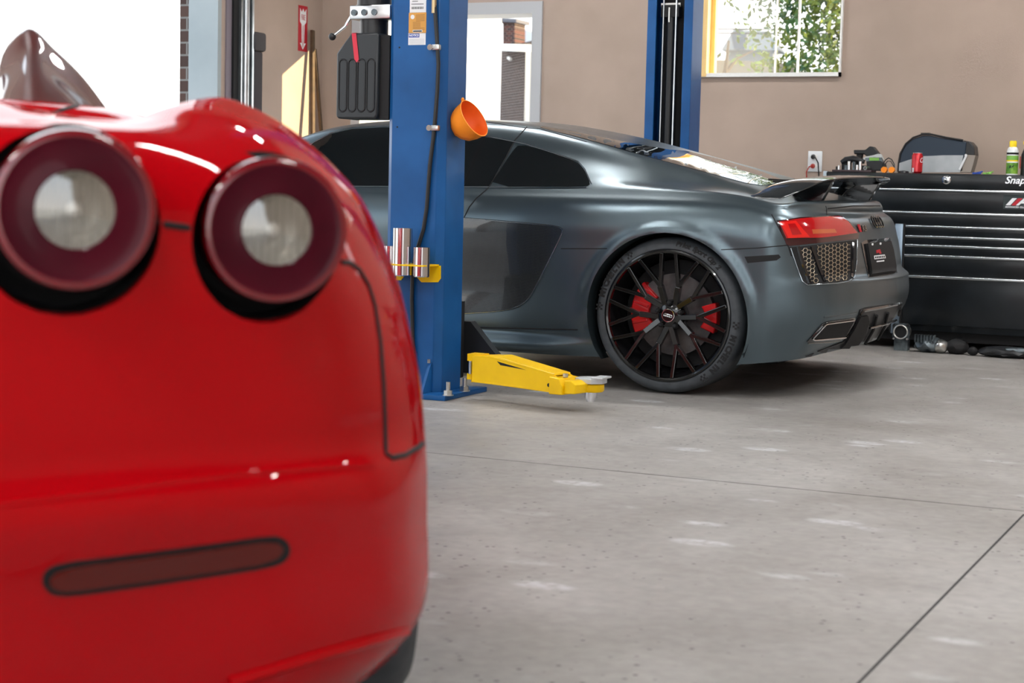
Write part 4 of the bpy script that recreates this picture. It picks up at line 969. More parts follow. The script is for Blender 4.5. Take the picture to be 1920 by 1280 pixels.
# ================================================================ RED SPORTS CAR
_a = math.radians(33.4); FF = Vector((-math.sin(_a), math.cos(_a), 0)); FR = Vector((math.cos(_a), math.sin(_a), 0)); FO = Vector((-1.7225, 1.4507, 0))
def few(L, G_, z): return FO+FR*L+FF*G_+Vector((0, 0, z))
fe = thing('sports_car', 'glossy red sports car in the left foreground, its two round tail lamps facing the camera', 'car', few(0, 1.5, 0))
lev = [  # rear contour levels: 8 points (L, G) from the centre round the corner, and z
 ([(0,-.12),(.25,-.11),(.41,-.05),(.56,.03),(.70,.14),(.80,.28),(.875,.45),(.915,.62)], [.17]*8),
 ([(0,-.168),(.25,-.145),(.40,-.082),(.56,.006),(.725,.095),(.85,.225),(.918,.42),(.94,.62)], [.25]*8),
 ([(0,-.188),(.25,-.163),(.407,-.094),(.56,-.010),(.705,.066),(.845,.205),(.921,.42),(.944,.62)], [.40]*8),
 ([(0,-.20),(.25,-.175),(.39,-.115),(.55,-.04),(.72,.075),(.845,.23),(.915,.42),(.938,.62)], [.515,.515,.515,.515,.51,.505,.5,.5]),
 ([(0,-.17),(.25,-.145),(.40,-.085),(.56,-.005),(.72,.105),(.835,.26),(.902,.43),(.926,.62)], [.60]*8),
 ([(0,-.16),(.25,-.13),(.42,-.065),(.56,0.0),(.70,.10),(.81,.25),(.876,.44),(.90,.62)], [.70]*8),
 ([(0,-.155),(.25,-.125),(.43,-.06),(.56,0),(.69,.09),(.78,.23),(.838,.44),(.866,.62)], [.79]*8),
 ([(0,-.145),(.25,-.115),(.43,-.05),(.55,.01),(.665,.09),(.745,.22),(.795,.42),(.823,.62)], [.875,.875,.875,.875,.875,.876,.878,.88]),
 ([(0,-.125),(.25,-.095),(.42,-.03),(.53,.035),(.63,.11),(.70,.23),(.75,.42),(.778,.62)], [.932,.932,.93,.925,.92,.923,.927,.93]),
 ([(0,-.09),(.24,-.06),(.40,.005),(.50,.07),(.58,.15),(.65,.26),(.695,.43),(.722,.62)], [.957,.957,.957,.957,.955,.965,.973,.978]),
 ([(0,.06),(.2,.08),(.36,.13),(.45,.19),(.52,.28),(.575,.38),(.615,.5),(.64,.64)], [.974,.974,.975,.973,.982,1.003,1.015,1.024]),
 ([(0,.2),(.17,.22),(.32,.27),(.40,.33),(.465,.41),(.52,.49),(.56,.57),(.582,.66)], [.994,.994,.993,.986,.985,1.01,1.026,1.034]),
 ([(0,.34),(.15,.36),(.28,.40),(.36,.45),(.42,.51),(.47,.57),(.505,.63),(.525,.70)], [1.010,1.010,1.008,.998,.988,.988,.99,.992]),
 ([(0,.50),(.1,.52),(.2,.55),(.27,.59),(.32,.63),(.36,.67),(.39,.72),(.41,.77)], [1.024,1.024,1.021,1.012,1.002,.998,.998,.999]),
 ([(0,.70),(0,.73),(0,.76),(0,.79),(0,.82),(0,.85),(0,.88),(0,.92)], [1.037,1.037,1.037,1.037,1.037,1.037,1.037,1.037])]
C = [[(l, g, z) for (l, g), z in zip(*lv)] for lv in lev]
fwd = [  # stations forward of the corner: (G, fifteen (L, z))
 (.88, [(.93,.16),(.952,.25),(.958,.40),(.954,.5),(.945,.6),(.92,.7),(.888,.79),(.84,.88),(.79,.935),(.735,.98),(.65,1.026),(.59,1.036),(.53,1.0),(.40,1.018),(0,1.042)]),
 (1.2, [(.92,.14),(.94,.25),(.945,.40),(.94,.5),(.93,.6),(.905,.7),(.87,.79),(.82,.87),(.77,.92),(.71,.955),(.64,.985),(.58,1.0),(.52,1.005),(.38,1.035),(0,1.05)]),
 (1.7, [(.90,.13),(.92,.24),(.92,.40),(.915,.5),(.91,.58),(.90,.66),(.87,.74),(.83,.81),(.77,.85),(.71,.875),(.64,.9),(.56,.93),(.48,.97),(.34,1.03),(0,1.05)]),
 (2.4, [(.89,.13),(.91,.24),(.91,.40),(.91,.48),(.90,.55),(.89,.62),(.86,.69),(.81,.74),(.75,.77),(.69,.79),(.62,.80),(.52,.83),(.42,.86),(.26,.90),(0,.92)]),
 (3.1, [(.89,.14),(.91,.25),(.92,.38),(.92,.46),(.91,.53),(.89,.6),(.85,.66),(.79,.70),(.72,.715),(.64,.715),(.55,.71),(.44,.70),(.33,.69),(.18,.69),(0,.69)]),
 (3.4, [(.895,.15),(.925,.25),(.935,.40),(.93,.5),(.92,.6),(.905,.68),(.87,.735),(.81,.772),(.74,.785),(.66,.782),(.58,.755),(.48,.71),(.36,.68),(.2,.67),(0,.67)]),
 (3.7, [(.86,.16),(.89,.25),(.89,.36),(.88,.43),(.86,.49),(.82,.54),(.77,.58),(.71,.60),(.64,.61),(.56,.605),(.47,.60),(.37,.59),(.27,.59),(.14,.59),(0,.59)]),
 (4.1, [(.74,.16),(.76,.25),(.76,.34),(.74,.39),(.71,.43),(.67,.46),(.62,.48),(.56,.49),(.49,.495),(.42,.495),(.35,.495),(.27,.495),(.19,.495),(.1,.495),(0,.495)])]
for g, q in fwd:
    for r_, (l, z) in enumerate(q): C[r_].append((l, g, z))
nose = [(.5, 4.28), (.25, 4.35), (0, 4.37)]
for k, (l, g) in enumerate(nose):
    for r_ in range(15):
        f_ = r_/14; zz = .16+(.46-.16)*min(1, f_*1.6); gg = g-.30*max(0, f_-.35); C[r_].append((l*(1-f_) if r_ < 14 else 0, gg, zz+.02*(1-k/2)*f_))
C.insert(4, [tuple(a[i]+(b[i]-a[i])*((.62 if k_ < 6 else .3) if i < 2 else .3) for i in range(3)) for k_, (a, b) in enumerate(zip(C[3], C[4]))])
P = shell(C, 7, 7)
bm = grid_bm([[(p[1], p[0], p[2]) for p in row] for row in P], None, True)     # (G, L, z) mirrored about L = 0
for v in bm.verts: v.co = few(v.co.y, v.co.x, v.co.z)
LD = lambda co: (co-FO)
bmesh.ops.recalc_face_normals(bm, faces=bm.faces); T0 = BVHTree.FromBMesh(bm)
# lamp sockets
LAX = (-FF*.985+FR*.17).normalized(); LU = Vector((0, 0, 1)); LS = LU.cross(LAX).normalized()*-1
lamps = []; wells = []
for px, py, dpx, dd, hx_, hy_, hr in ((140, 393, 302, 1.94, 124, 414, 352), (517, 431, 272, 2.15, 496, 450, 304)):
    s_ = sight(px, py); dd = (cast(T0, px, py)[0]-CAM).dot(FW)-.022; c = CAM+s_*(dd/s_.dot(FW)); lamps.append((c, dpx*dd/FPX/2))
    hs = sight(hx_, hy_); hc = CAM+hs*((dd+.04)/hs.dot(FW)); hr_ = hr*(dd+.04)/FPX/2
    for mirror in (1, -1):
        cc = hc.copy(); la = LAX.copy()
        if mirror < 0: cc = hc-FR*2*(hc-FO).dot(FR); la = LAX-FR*2*LAX.dot(FR)
        su = LU.cross(la).normalized()
        def proj(co, cc=cc, su=su): return ((co-cc).dot(su), co.z-cc.z, su, LU)
        wells.append((cc, hr_, la))
        cut_hole(bm, proj, hr_, lambda co, m=mirror: LD(co).dot(FF) < .5 and LD(co).dot(FR)*m > .2, -la, .11, T0)
for sgn in (1, -1):
    for g_, z_, r_ in ((.80, .345, .375), (3.4, .34, .365)):
        def proj(co, g_=g_, z_=z_): return (LD(co).dot(FF)-g_, co.z-z_, FF, LU)
        cut_hole(bm, proj, r_, lambda co, s=sgn: LD(co).dot(FR)*s > .78 and co.z < .80 and LD(co).dot(FF) > .4, FR*-sgn, .10, T0)
fbody, TF = bm_obj('body_shell', bm, M_fred, fe)
obj('underbody', MB().prism([few(.74, .3, .15), few(.74, 3.9, .15), few(-.74, 3.9, .15), few(-.74, .3, .15)], (0, 0, .2)), M_blackm, fe, smooth=0)
def fpanel(name, poly, m, parent=fe, **k): return panel(name, poly, m, parent, TF, **k)
def fline(name, pts, m=M_blackm, r=.003, off=0., rnd=0): return obj(name, seam(TF, pts, r, off, 8, False, rnd), m, fe)
def lamp_unit(c, R0, la, par):
    su = LU.cross(la).normalized()
    lu = obj('tail_lamp', MB().lathe([(R0*.96, -.10), (R0, -.03), (R0, -.008), (R0*.965, .004), (R0*.9, .008), (R0*.82, .006), (R0*.5, .010), (R0*.485, .009), (R0*.485, .001)], c, la, 64), M_flens, par, label='round dark red tail lamp')
    obj('rim_ring', MB().lathe([(R0*1.0, -.012), (R0*1.012, -.005), (R0*.99, .005), (R0*.93, .0085), (R0*.90, .0082)], c, la, 64), M_lampdk if False else mat('red_rim', (.16, .003, .008), .12, 0., 1.), lu)
    obj('clear_lens', MB().lathe([(R0*.485, .009), (R0*.3, .013), (.0001, .015)], c, la, 40), M_clear, lu, label='clear centre lens')
    obj('reflector', MB().lathe([(R0*.485, .002), (R0*.42, -.012), (R0*.3, -.024), (R0*.12, -.032), (.0001, -.034)], c, la, 40), M_refl, lu)
    obj('bulb', MB().ball(c-la*.016, .010, 8), M_bulb, lu)
    fl = MB()
    for k in range(-4, 5):
        w_ = math.sqrt(max(0, .46**2-(k*.1)**2))*R0; p = c+la*.004+su*(k*.1*R0); fl.bar(p-LU*w_, p+LU*w_, .0032, .003, la)
    obj('lens_flutes', fl, M_clear, lu, smooth=0)
    obj('socket', MB().lathe([(R0*1.10, -.11), (R0*.3, -.112), (.0001, -.112)], c, la, 40), M_blackm, lu)
def clear():
    m = bpy.data.materials.new('clear_lens'); m.use_nodes = True; n, l = m.node_tree.nodes, m.node_tree.links; n.clear()
    o = n.new('ShaderNodeOutputMaterial'); mx = n.new('ShaderNodeMixShader'); t_ = n.new('ShaderNodeBsdfTransparent'); g = n.new('ShaderNodeBsdfGlossy')
    g.inputs['Roughness'].default_value = .05; mx.inputs[0].default_value = .18; t_.inputs['Color'].default_value = (.93, .92, .9, 1)
    l.new(t_.outputs[0], mx.inputs[1]); l.new(g.outputs[0], mx.inputs[2]); l.new(mx.outputs[0], o.inputs['Surface']); return m
M_clear = clear(); M_refl = mat('lamp_reflector', (.62, .6, .55), .35, .85); M_bulb = mat('bulb_glass', (.75, .73, .68), .2)
for cc, hr_, la in wells: obj('lamp_well', MB().lathe([(hr_*.99, -.014), (hr_*.985, -.12), (.0001, -.12)], cc, la, 48), M_blackm, fe)
for c, R0 in lamps:
    lamp_unit(c, R0, LAX, fe)
    lamp_unit(c-FR*2*(c-FO).dot(FR), R0, LAX-FR*2*LAX.dot(FR), fe)
fline('boot_seam', [(284, 413), (300, 419), (330, 424), (352, 427), (372, 429)], r=.005, off=-.001)
fline('bumper_seam', [(640, 492), (655, 492), (672, 505), (690, 535), (702, 575), (712, 640), (718, 720), (721, 800), (722, 850), (735, 858), (760, 853), (785, 838), (799, 824)], r=.0042)
rf = fpanel('rear_reflector', [(78, 1095), (82, 1070), (110, 1055), (220, 1042), (400, 1019), (510, 1003), (535, 1010), (545, 1030), (535, 1052), (505, 1064), (400, 1080), (230, 1105), (130, 1118), (95, 1115)], M_blackm, rnd=1, step=16, off=.002)
fpanel('reflector_lens', [(88, 1090), (110, 1066), (220, 1051), (400, 1028), (512, 1012), (532, 1028), (510, 1053), (400, 1070), (230, 1094), (125, 1108), (98, 1104)], M_frefl, rf, rnd=1, step=16, off=.005, label='dark red rear reflector strip')
fline('lower_lip', [(430, 1279), (520, 1252), (620, 1222), (700, 1200), (750, 1186), (772, 1182)], M_fred, .010, -.002)
fline('bumper_crease', [(-150, 958), (0, 945), (150, 926), (300, 905), (430, 890), (600, 876), (700, 872)], M_fred, .006, -.003)
# fairing behind the seats and a headrest
def fair(G0, pts): return [(l, G0, z) for l, z in pts]
F0 = [[few(*p) for p in fair(g, q)] for g, q in (
 (.95, [(.20,.985),(.235,.99),(.265,.995),(.31,.993),(.36,.987),(.41,.98)]), (1.2, [(.165,1.0),(.20,1.06),(.235,1.085),(.285,1.065),(.335,1.035),(.385,1.0)]),
 (1.45, [(.135,1.0),(.165,1.125),(.207,1.16),(.255,1.125),(.315,1.07),(.375,1.0)]), (1.6, [(.115,1.0),(.147,1.178),(.188,1.214),(.24,1.173),(.30,1.115),(.37,1.02)]), (1.66, [(.12,1.0),(.152,1.17),(.19,1.208),(.24,1.165),(.30,1.108),(.365,1.0)]))]
S = shell([[tuple(p) for p in r_] for r_ in F0], 6, 6); mb = MB(); n0, n1 = S.shape[:2]
mb.add([S[i][k] for i in range(n0) for k in range(n1)], [(i*n1+k, i*n1+k+1, (i+1)*n1+k+1, (i+1)*n1+k) for i in range(n0-1) for k in range(n1-1)])
mb.f.append(tuple((n0-1)*n1+k for k in range(n1)))
M_fair = mat('shaded_red_lacquer', (.085, .016, .014), .4, 0., .8, .03, .1)  # body red darkened in the colour to give the fairing its backlit shade
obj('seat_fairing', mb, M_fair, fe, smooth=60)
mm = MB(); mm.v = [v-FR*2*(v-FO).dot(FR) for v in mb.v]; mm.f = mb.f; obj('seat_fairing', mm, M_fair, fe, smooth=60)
# open cockpit, seats, low screen and mirror
def top_panel(name, pts, m, off=.004):
    mb = MB(); vs = []
    ce = [(sum(p[0] for p in pts)/len(pts), sum(p[1] for p in pts)/len(pts))]
    rings = [[(ce[0][0]+(p[0]-ce[0][0])*f, ce[0][1]+(p[1]-ce[0][1])*f) for p in pts] for f in (1, .8, .6, .4, .2, .02)]
    for rg in rings:
        for l_, g_ in rg:
            h = TF.ray_cast(few(l_, g_, 3), Vector((0, 0, -1))); vs.append((h[0] if h[0] else few(l_, g_, .9))+Vector((0, 0, off)))
    n_ = len(pts); mb.add(vs, [(k*n_+i, k*n_+(i+1) % n_, (k+1)*n_+(i+1) % n_, (k+1)*n_+i) for k in range(5) for i in range(n_)])
    return obj(name, mb, m, fe)
top_panel('cockpit_opening', [(.56*math.copysign(abs(math.cos(t_))**.6, math.cos(t_)), 2.16+.42*math.copysign(abs(math.sin(t_))**.6, math.sin(t_))) for t_ in [2*PI*i/40 for i in range(40)]], M_blackm)
M_hide = mat('black_leather', (.015, .014, .014), .5)
for L in (.29, -.29):
    st = MB(); st.prism([few(L-.2, 1.80, .80), few(L+.2, 1.80, .80), few(L+.19, 1.78, .93), few(L+.10, 1.77, .985), few(L-.10, 1.77, .985), few(L-.19, 1.78, .93)], FF*.09)
    obj('seat_back', st, M_hide, fe, smooth=20, bevel=.03)
ws = []
for k in range(15):
    t_ = -1+2*k/14; ws.append([few(.60*t_-(.04*t_)*q, 2.62-.34*t_*t_-.16*q, .845+.04*(1-t_*t_)+(.20)*q*(1-.25*t_**4)) for q in (0, .5, 1)])
wm = MB().add([p for c_ in ws for p in c_], [(k*3+q, k*3+q+1, k*3+q+4, k*3+q+3) for k in range(14) for q in (0, 1)])
wsc = obj('windscreen', wm, M_pane, fe); obj('screen_frame', MB().tube([c_[2] for c_ in ws], .009, 8).tube([c_[0] for c_ in ws], .012, 8), M_gloss, wsc)
hc = few(-.07, 2.35, 1.262); mr = obj('rear_view_mirror', MB().ball(hc, (.115, .06, .052), 12), M_flens, fe)
obj('mirror_stem', MB().tube([hc, few(-.07, 2.42, 1.16), few(-.06, 2.46, 1.07)], .012, 8), M_black, mr)
def mirrored(o, parent):
    me = o.data.copy(); base = wloc(o)
    for v in me.vertices: p = base+v.co; v.co = p-FR*2*(p-FO).dot(FR)-base
    me.flip_normals(); c = bpy.data.objects.new(o.name.split('.')[0], me); COL.objects.link(c); c.parent = parent; c.location = o.location
    return c
m1 = mirrored(rf, fe)
for ch in list(rf.children): mirrored(ch, m1)
for o in list(fe.children):
    if o.name.split('.')[0] == 'bumper_seam': mirrored(o, fe)
panel('deck_slot', [(94, 212), (118, 204), (150, 193), (164, 191), (150, 200), (118, 209)], M_blackm, fe, TF, rnd=0, step=8)
# wheels of the red car
def fwheel(L, g, r, rimr, width):
    A = FR*(1 if L > 0 else -1); c = few(L, g, r); w_ = thing_part('wheel', c, fe)
    s_ = r-rimr
    obj('tyre', MB().lathe([(rimr-.012, -.02), (rimr, -.004), (rimr+s_*.5, .006), (r-.006, -.022), (r, -.042), (r, -width+.042), (rimr+s_*.5, -width-.006), (rimr, -width)], c, A, 56), M_rubber, w_)
    obj('rim', MB().lathe([(rimr, .004), (rimr-.012, .006), (rimr-.02, -.02), (rimr-.04, -width+.03)], c, A, 48), M_alu, w_)
    sp = MB(); u_ = LU.cross(A).normalized()
    for k in range(5): a = 2*PI*k/5; d_ = u_*math.cos(a)+LU*math.sin(a); sp.bar(c+d_*.04-A*.03, c+d_*(rimr-.01)-A*.01, .05, .03, A)
    sp.cyl(c-A*.06, c-A*.015, .06, 20); obj('spokes', sp, M_alu, w_, smooth=0)
    obj('brake_disc', MB().cyl(c-A*.12, c-A*.15, .17, 32), M_disc, w_)
for L in (.918, -.918): fwheel(L, .80, .345, .255, .285)
for L in (.912, -.912): fwheel(L, 3.4, .335, .25, .235)
# ================================================================ TOOL CABINET
TY0, TY1, TX0, TX1, TZ = 10.28, 10.95, -2.585, -.95, 1.05
tc = thing('tool_cabinet', 'long black tool cabinet with bright drawer pulls against the back wall', 'tool cabinet', ((TX0+TX1)/2, (TY0+TY1)/2, 0))
obj('carcass', MB().box((TX0, TY0+.02, .11), (TX1, TY1, TZ-.02), .006), M_cab, tc)
top = obj('top_panel', MB().box((TX0-.006, TY0-.004, .962), (TX1+.006, TY1, TZ), .008), M_cab, tc)
lk = H(1775, 337, 1, TY0-.004)
obj('lock', MB().lathe([(.026, 0), (.026, .008), (.019, .012), (.017, .008), (.009, .009), (.0001, .012)], lk, (0, -1, 0), 24), M_chrome, top)
tl = H(1884, 338, 1, TY0-.007)
obj('cabinet_lettering', text_mb('Snap-on', .058, tl, (1, 0, 0), (0, 0, 1), .003, 'LEFT', shear=.3, bold=.001, sx=1.05), M_silver, top, smooth=0)
obj('corner_bracket', MB().box((TX0-.03, TY0+.02, .985), (TX0-.004, TY0+.2, TZ+.004)), M_silver, tc, smooth=0)
SX0, SX1 = -2.158, -2.110
obj('divider_strip', MB().box((SX0, TY0-.012, .09), (SX1, TY0+.02, .748), .004), mat('blue_grey_strip', (.25, .32, .4), .35, .8), tc)
obj('divider_shadow_gap', MB().box((SX0-.012, TY0-.002, .09), (SX1+.012, TY0+.02, .75)), M_blackm, tc, smooth=0)
rows = [(.955, .826, 0), (.82, .744, 0), (.738, .684, 1), (.678, .63, 1), (.624, .57, 1), (.564, .446, 1), (.44, .15, 1)]
for z1, z0_, split in rows:
    for x0, x1 in (((TX0+.01, SX0-.014), (SX1+.014, TX1-.01)) if split else ((TX0+.01, TX1-.01),)):
        d = obj('drawer', MB().box((x0, TY0, z0_), (x1, TY0+.02, z1), .003), M_cab, tc)
        obj('drawer_pull', MB().box((x0, TY0-.012, z1-.011), (x1, TY0+.004, z1+.004), .003), M_silver, d)
        if z1 == .955:
            b = H(1885, 382, 1, TY0-.002)
            obj('badge_plate', MB().box((b.x-.012, TY0-.001, b.z-.03), (b.x+.3, TY0, b.z+.055)), mat('dark_badge', (.02, .03, .032), .5), d, smooth=0)
            for k, m in ((0, M_paper), (1, M_redsign)):
                xx = b.x+.002+k*.032; obj('badge_stripe', MB().prism([(xx, TY0-.0012, b.z-.008), (xx+.026, TY0-.0012, b.z-.008), (xx+.062, TY0-.0012, b.z+.034), (xx+.036, TY0-.0012, b.z+.034)], (0, -.0008, 0)), m, d, smooth=0)
            obj('badge_letter', text_mb('A', .06, (b.x+.066, TY0-.0014, b.z+.013), (1, 0, 0), (0, 0, 1), .0004, 'LEFT', shear=.4, bold=.003, sx=1.3), M_paper, d, smooth=0)
            obj('badge_print', text_mb('ADVANCED CLU', .0125, (b.x, TY0-.0014, b.z-.018), (1, 0, 0), (0, 0, 1), .0004, 'LEFT', bold=.0004, sx=1.15), M_paper, d, smooth=0)
obj('plinth', MB().box((TX0+.03, TY0+.08, .05), (TX1-.03, TY1-.03, .12)), M_blackm, tc, smooth=0)
for x in (TX0+.12, TX1-.12, (TX0+TX1)/2):
    for y in (TY0+.12, TY1-.1): obj('caster', MB().cyl((x-.02, y, .05), (x+.02, y, .05), .05, 18).box((x-.03, y-.03, .06), (x+.03, y+.03, .1)), M_black, tc)
# things on the cabinet
def T(px, py, y): return H(px, py, 1, y)
# coke-style can
r = .033; yy = TY0+.07; b = T(1719, 323, yy); cz = TZ; cx = b.x
can = thing('drink_can', 'red drink can with white script on the black cabinet in front of the bag', 'can', (cx, yy, cz))
obj('can_body', MB().lathe([(.0001, .004), (.024, 0), (r, .010), (r, .104), (.028, .116), (.0265, .121), (.025, .121), (.0245, .116), (.0001, .116)], (cx, yy, cz), (0, 0, 1), 32), M_can, can)
obj('can_rim', MB().tube([(cx+.0265*math.cos(2*PI*i/24), yy+.0265*math.sin(2*PI*i/24), cz+.1205) for i in range(24)], .0016, 6, True).lathe([(.0001, .1165), (.0255, .1165)], (cx, yy, cz), (0, 0, 1), 20), M_alu, can)
def wrap_can(x, y, z, a0=-1.55+.55): a = a0+x/r; return Vector((cx+(r+.0006)*math.cos(a), yy+(r+.0006)*math.sin(a), cz+.077+y))
obj('can_script', text_mb('Coca-Cola', .042, (0, 0, 0), (1, 0, 0), (0, 0, 1), 0, 'LEFT', wrap=wrap_can, shear=.3, sx=.8), M_paper, can, smooth=0)
obj('can_panel', MB().add([(cx+(r+.0006)*math.cos(a), yy+(r+.0006)*math.sin(a), cz+z) for a in (-2.35, -2.2, -2.05, -1.95) for z in (.006, .032)], [(0, 2, 3, 1), (2, 4, 5, 3), (4, 6, 7, 5)]), M_paper, can, smooth=0)
# rounded blue-black and grey case
yb0, yb1 = TY0+.22, TY0+.42
bag = thing('tool_bag', 'rounded blue-black and grey bag standing on the black cabinet behind the red can', 'bag', (T(1757, 322, yb0).x, yb0+.1, TZ))
arc = [(1685, 322), (1685, 310), (1688, 290), (1698, 272), (1712, 260), (1730, 254), (1745, 254), (1775, 260), (1804, 264), (1812, 267), (1806, 322)]
obj('bag_shell', MB().prism([T(*p, yb0) for p in arc], (0, yb1-yb0, 0)), M_bagblue, bag, smooth=0, bevel=.006)
edge = [T(*p, yb0-.002) for p in ((1684, 322), (1685, 306), (1688, 288), (1698, 270), (1712, 258), (1730, 252), (1747, 252), (1775, 258), (1806, 263))]
obj('bag_piping', MB().tube(edge, .006, 8), M_black, bag); obj('bag_handle', MB().bar(T(1728, 251, yb0+.06), T(1744, 251, yb0+.06), .05, .012, (0, 0, 1)), M_black, bag, smooth=0)
obj('bag_pocket', MB().prism([T(*p, yb0-.006) for p in ((1685, 323), (1685, 306), (1703, 300), (1727, 293), (1770, 291), (1806, 291), (1800, 323))], (0, .006, 0)), M_baggrey, bag, smooth=0)
obj('bag_side_top', MB().prism([T(*p, yb0+.01) for p in ((1805, 263), (1818, 265), (1826, 274), (1828, 291), (1805, 291))], (0, .14, 0)), M_black, bag, smooth=0, bevel=.006)
obj('bag_side_pocket', MB().prism([T(*p, yb0+.0) for p in ((1798, 323), (1806, 308), (1812, 290), (1829, 291), (1824, 310), (1820, 323))], (0, .12, 0)), M_bagbeige, bag, smooth=0)
obj('bag_strap', MB().bar(T(1799, 318, yb0-.008), T(1812, 291, yb0-.008), .012, .004, (0, 1, 0)).cyl(T(1811, 291, yb0-.008), T(1811, 291, yb0-.014), .008, 10), M_paper, bag)
# spray can with yellow cap
yc_ = TY0+.14; s0 = T(1897, 325, yc_); h_ = T(1897, 264, yc_).z-TZ; rr = .0335; sx_ = s0.x
sc = thing('spray_can', 'white and green spray can with yellow cap on the black cabinet near the right edge', 'spray can', (sx_, yc_, TZ))
obj('can_body', MB().lathe([(.0001, 0), (rr, 0), (rr, h_*.70), (rr*.8, h_*.79), (rr*.62, h_*.82)], (sx_, yc_, TZ), (0, 0, 1), 28), M_paper, sc)
obj('can_cap', MB().lathe([(rr*.6, h_*.81), (rr*.62, h_*.97), (rr*.52, h_), (.0001, h_)], (sx_, yc_, TZ), (0, 0, 1), 24), M_capyel, sc)
for z0_, z1, m in ((.04, .36, M_green), (.40, .44, M_capyel), (.60, .66, M_letter)):
    obj('can_label', MB().lathe([(rr+.0006, h_*z0_), (rr+.0006, h_*z1)], (sx_, yc_, TZ), (0, 0, 1), 24), m, sc)
obj('label_band', MB().lathe([(rr+.0004, h_*.44), (rr+.0004, h_*.57)], (sx_, yc_, TZ), (0, 0, 1), 24), M_limeg, sc)
obj('label_print', MB().prism([(sx_-.012, yc_-rr-.0012, TZ+h_*.2), (sx_+.012, yc_-rr-.0012, TZ+h_*.24), (sx_+.016, yc_-rr*.9-.0012, TZ+h_*.3), (sx_-.008, yc_-rr-.0012, TZ+h_*.28)], (0, .001, 0)), M_letter, sc, smooth=0)
obj('can_nozzle', MB().cyl((sx_+.045, yc_-.0, TZ+h_*.2), (sx_+.045, yc_-.0, TZ+h_*.55), .003, 8), M_cordred, sc)
# trigger bottle at the frame edge
s1 = T(1928, 325, yc_+.02); tb_ = thing('spray_bottle', 'black spray bottle with yellow trigger at the right edge of the photo on the cabinet', 'bottle', (s1.x, yc_+.02, TZ))
obj('bottle_body', MB().lathe([(.0001, 0), (.045, 0), (.045, .12), (.03, .16), (.016, .175)], (s1.x, yc_+.02, TZ), (0, 0, 1), 24), M_black, tb_)
obj('trigger_head', MB().box((s1.x-.035, yc_+.0, TZ+.175), (s1.x+.03, yc_+.04, TZ+.205), .01).box((s1.x-.03, yc_+.012, TZ+.15), (s1.x-.02, yc_+.028, TZ+.18)), M_capyel, tb_)
# paint-side clutter: socket tray
ty = TY0+.05
a, b = T(1562, 320, ty), T(1636, 320, ty)
tag(obj('socket_tray', MB().box((a.x, ty-.03, TZ+.0005), (b.x, ty+.10, TZ+.014), .003), mat('plum_tray', (.05, .03, .035), .5)), 'dark plum socket tray on the left end of the black cabinet', 'tray')
SL = ['chrome socket at the left end of the plum tray', 'chrome socket standing second from the left on the plum tray', 'tall chrome socket left of the middle of the plum tray', 'tall chrome socket in the middle of the plum tray', 'tall chrome socket right of the middle of the plum tray', 'short chrome socket near the right end of the plum tray']
for k, (px, h_, rr, m) in enumerate(((1573, .026, .008, M_chrome), (1586, .028, .010, M_gunmetal), (1592, .052, .010, M_chrome), (1601, .050, .010, M_gunmetal), (1613, .052, .010, M_chrome), (1607, .03, .007, M_chrome))):
    p = T(px, 318, ty+(.005 if k != 5 else -.018)); p.z = TZ+.014
    tag(obj('socket', MB().lathe([(.0001, 0), (rr, 0), (rr, h_), (rr*.7, h_), (rr*.68, h_*.7), (.0001, h_*.7)], p, (0, 0, 1), 16), m), SL[k].replace('chrome', 'dark steel') if m is M_gunmetal else SL[k], 'socket', 'sockets on the plum tray')
p = T(1622, 313, ty+.0); p.z = TZ+.0255
tag(obj('socket', MB().lathe([(.007, .0), (.0115, 0), (.0115, .05), (.0001, .05)], p, (.25, 1, 0), 18), M_zinc), 'chrome socket lying on its side at the right end of the plum tray', 'socket', 'sockets on the plum tray')
p = T(1570, 316, ty+.045); p.z = TZ+.014
tag(obj('socket', MB().cyl(p, p+Vector((0, 0, .02)), .010, 16), M_black), 'short black socket at the back left of the plum tray', 'socket', 'sockets on the plum tray')
# power tools behind
yt = TY0+.30
pt = thing('impact_driver', 'black cordless impact driver lying at the back of the left end of the cabinet', 'power tool', (T(1612, 320, yt).x, yt, TZ))
q = [T(*p, yt) for p in ((1600, 281), (1622, 281), (1630, 274), (1638, 275), (1648, 288), (1643, 293), (1624, 293), (1620, 289), (1601, 289))]
obj('tool_head', MB().prism(q, (0, .055, 0)), M_black, pt, smooth=0, bevel=.006)
obj('tool_grip', MB().bar(T(1613, 288, yt+.028), T(1607, 318, yt+.028), .045, .035, (1, 0, 0)), M_blackm, pt, smooth=0, bevel=.006)
obj('tool_battery', MB().bar(T(1602, 318, yt+.028), T(1626, 318, yt+.028), .07, .05, (0, 0, 1)), M_black, pt, smooth=0, bevel=.005)
yt = TY0+.20
a = thing('ratchet_wrench', 'black air ratchet lying behind the chrome sockets on the cabinet', 'power tool', (T(1595, 320, yt).x, yt, TZ))
obj('tool_body', MB().tube([T(1578, 305, yt), T(1586, 300, yt), T(1600, 298, yt), T(1612, 301, yt), T(1621, 303, yt)], [.016, .022, .022, .02, .014], 12), M_black, a)
obj('tool_stand', MB().box(T(1582, 303, yt)+Vector((-.01, -.01, 0)), (T(1596, 303, yt).x, yt+.02, TZ)), M_blackm, a, smooth=0)
yt = TY0+.13
a = thing('battery_tool', 'black and green battery pack with a pale cloth on the cabinet left of the bag', 'power tool', (T(1640, 318, yt).x, yt, TZ))
obj('pack_body', MB().prism([T(*p, yt) for p in ((1624, 302), (1652, 301), (1659, 308), (1660, 320), (1632, 320), (1625, 312))], (0, .05, 0)), M_black, a, smooth=0, bevel=.005)
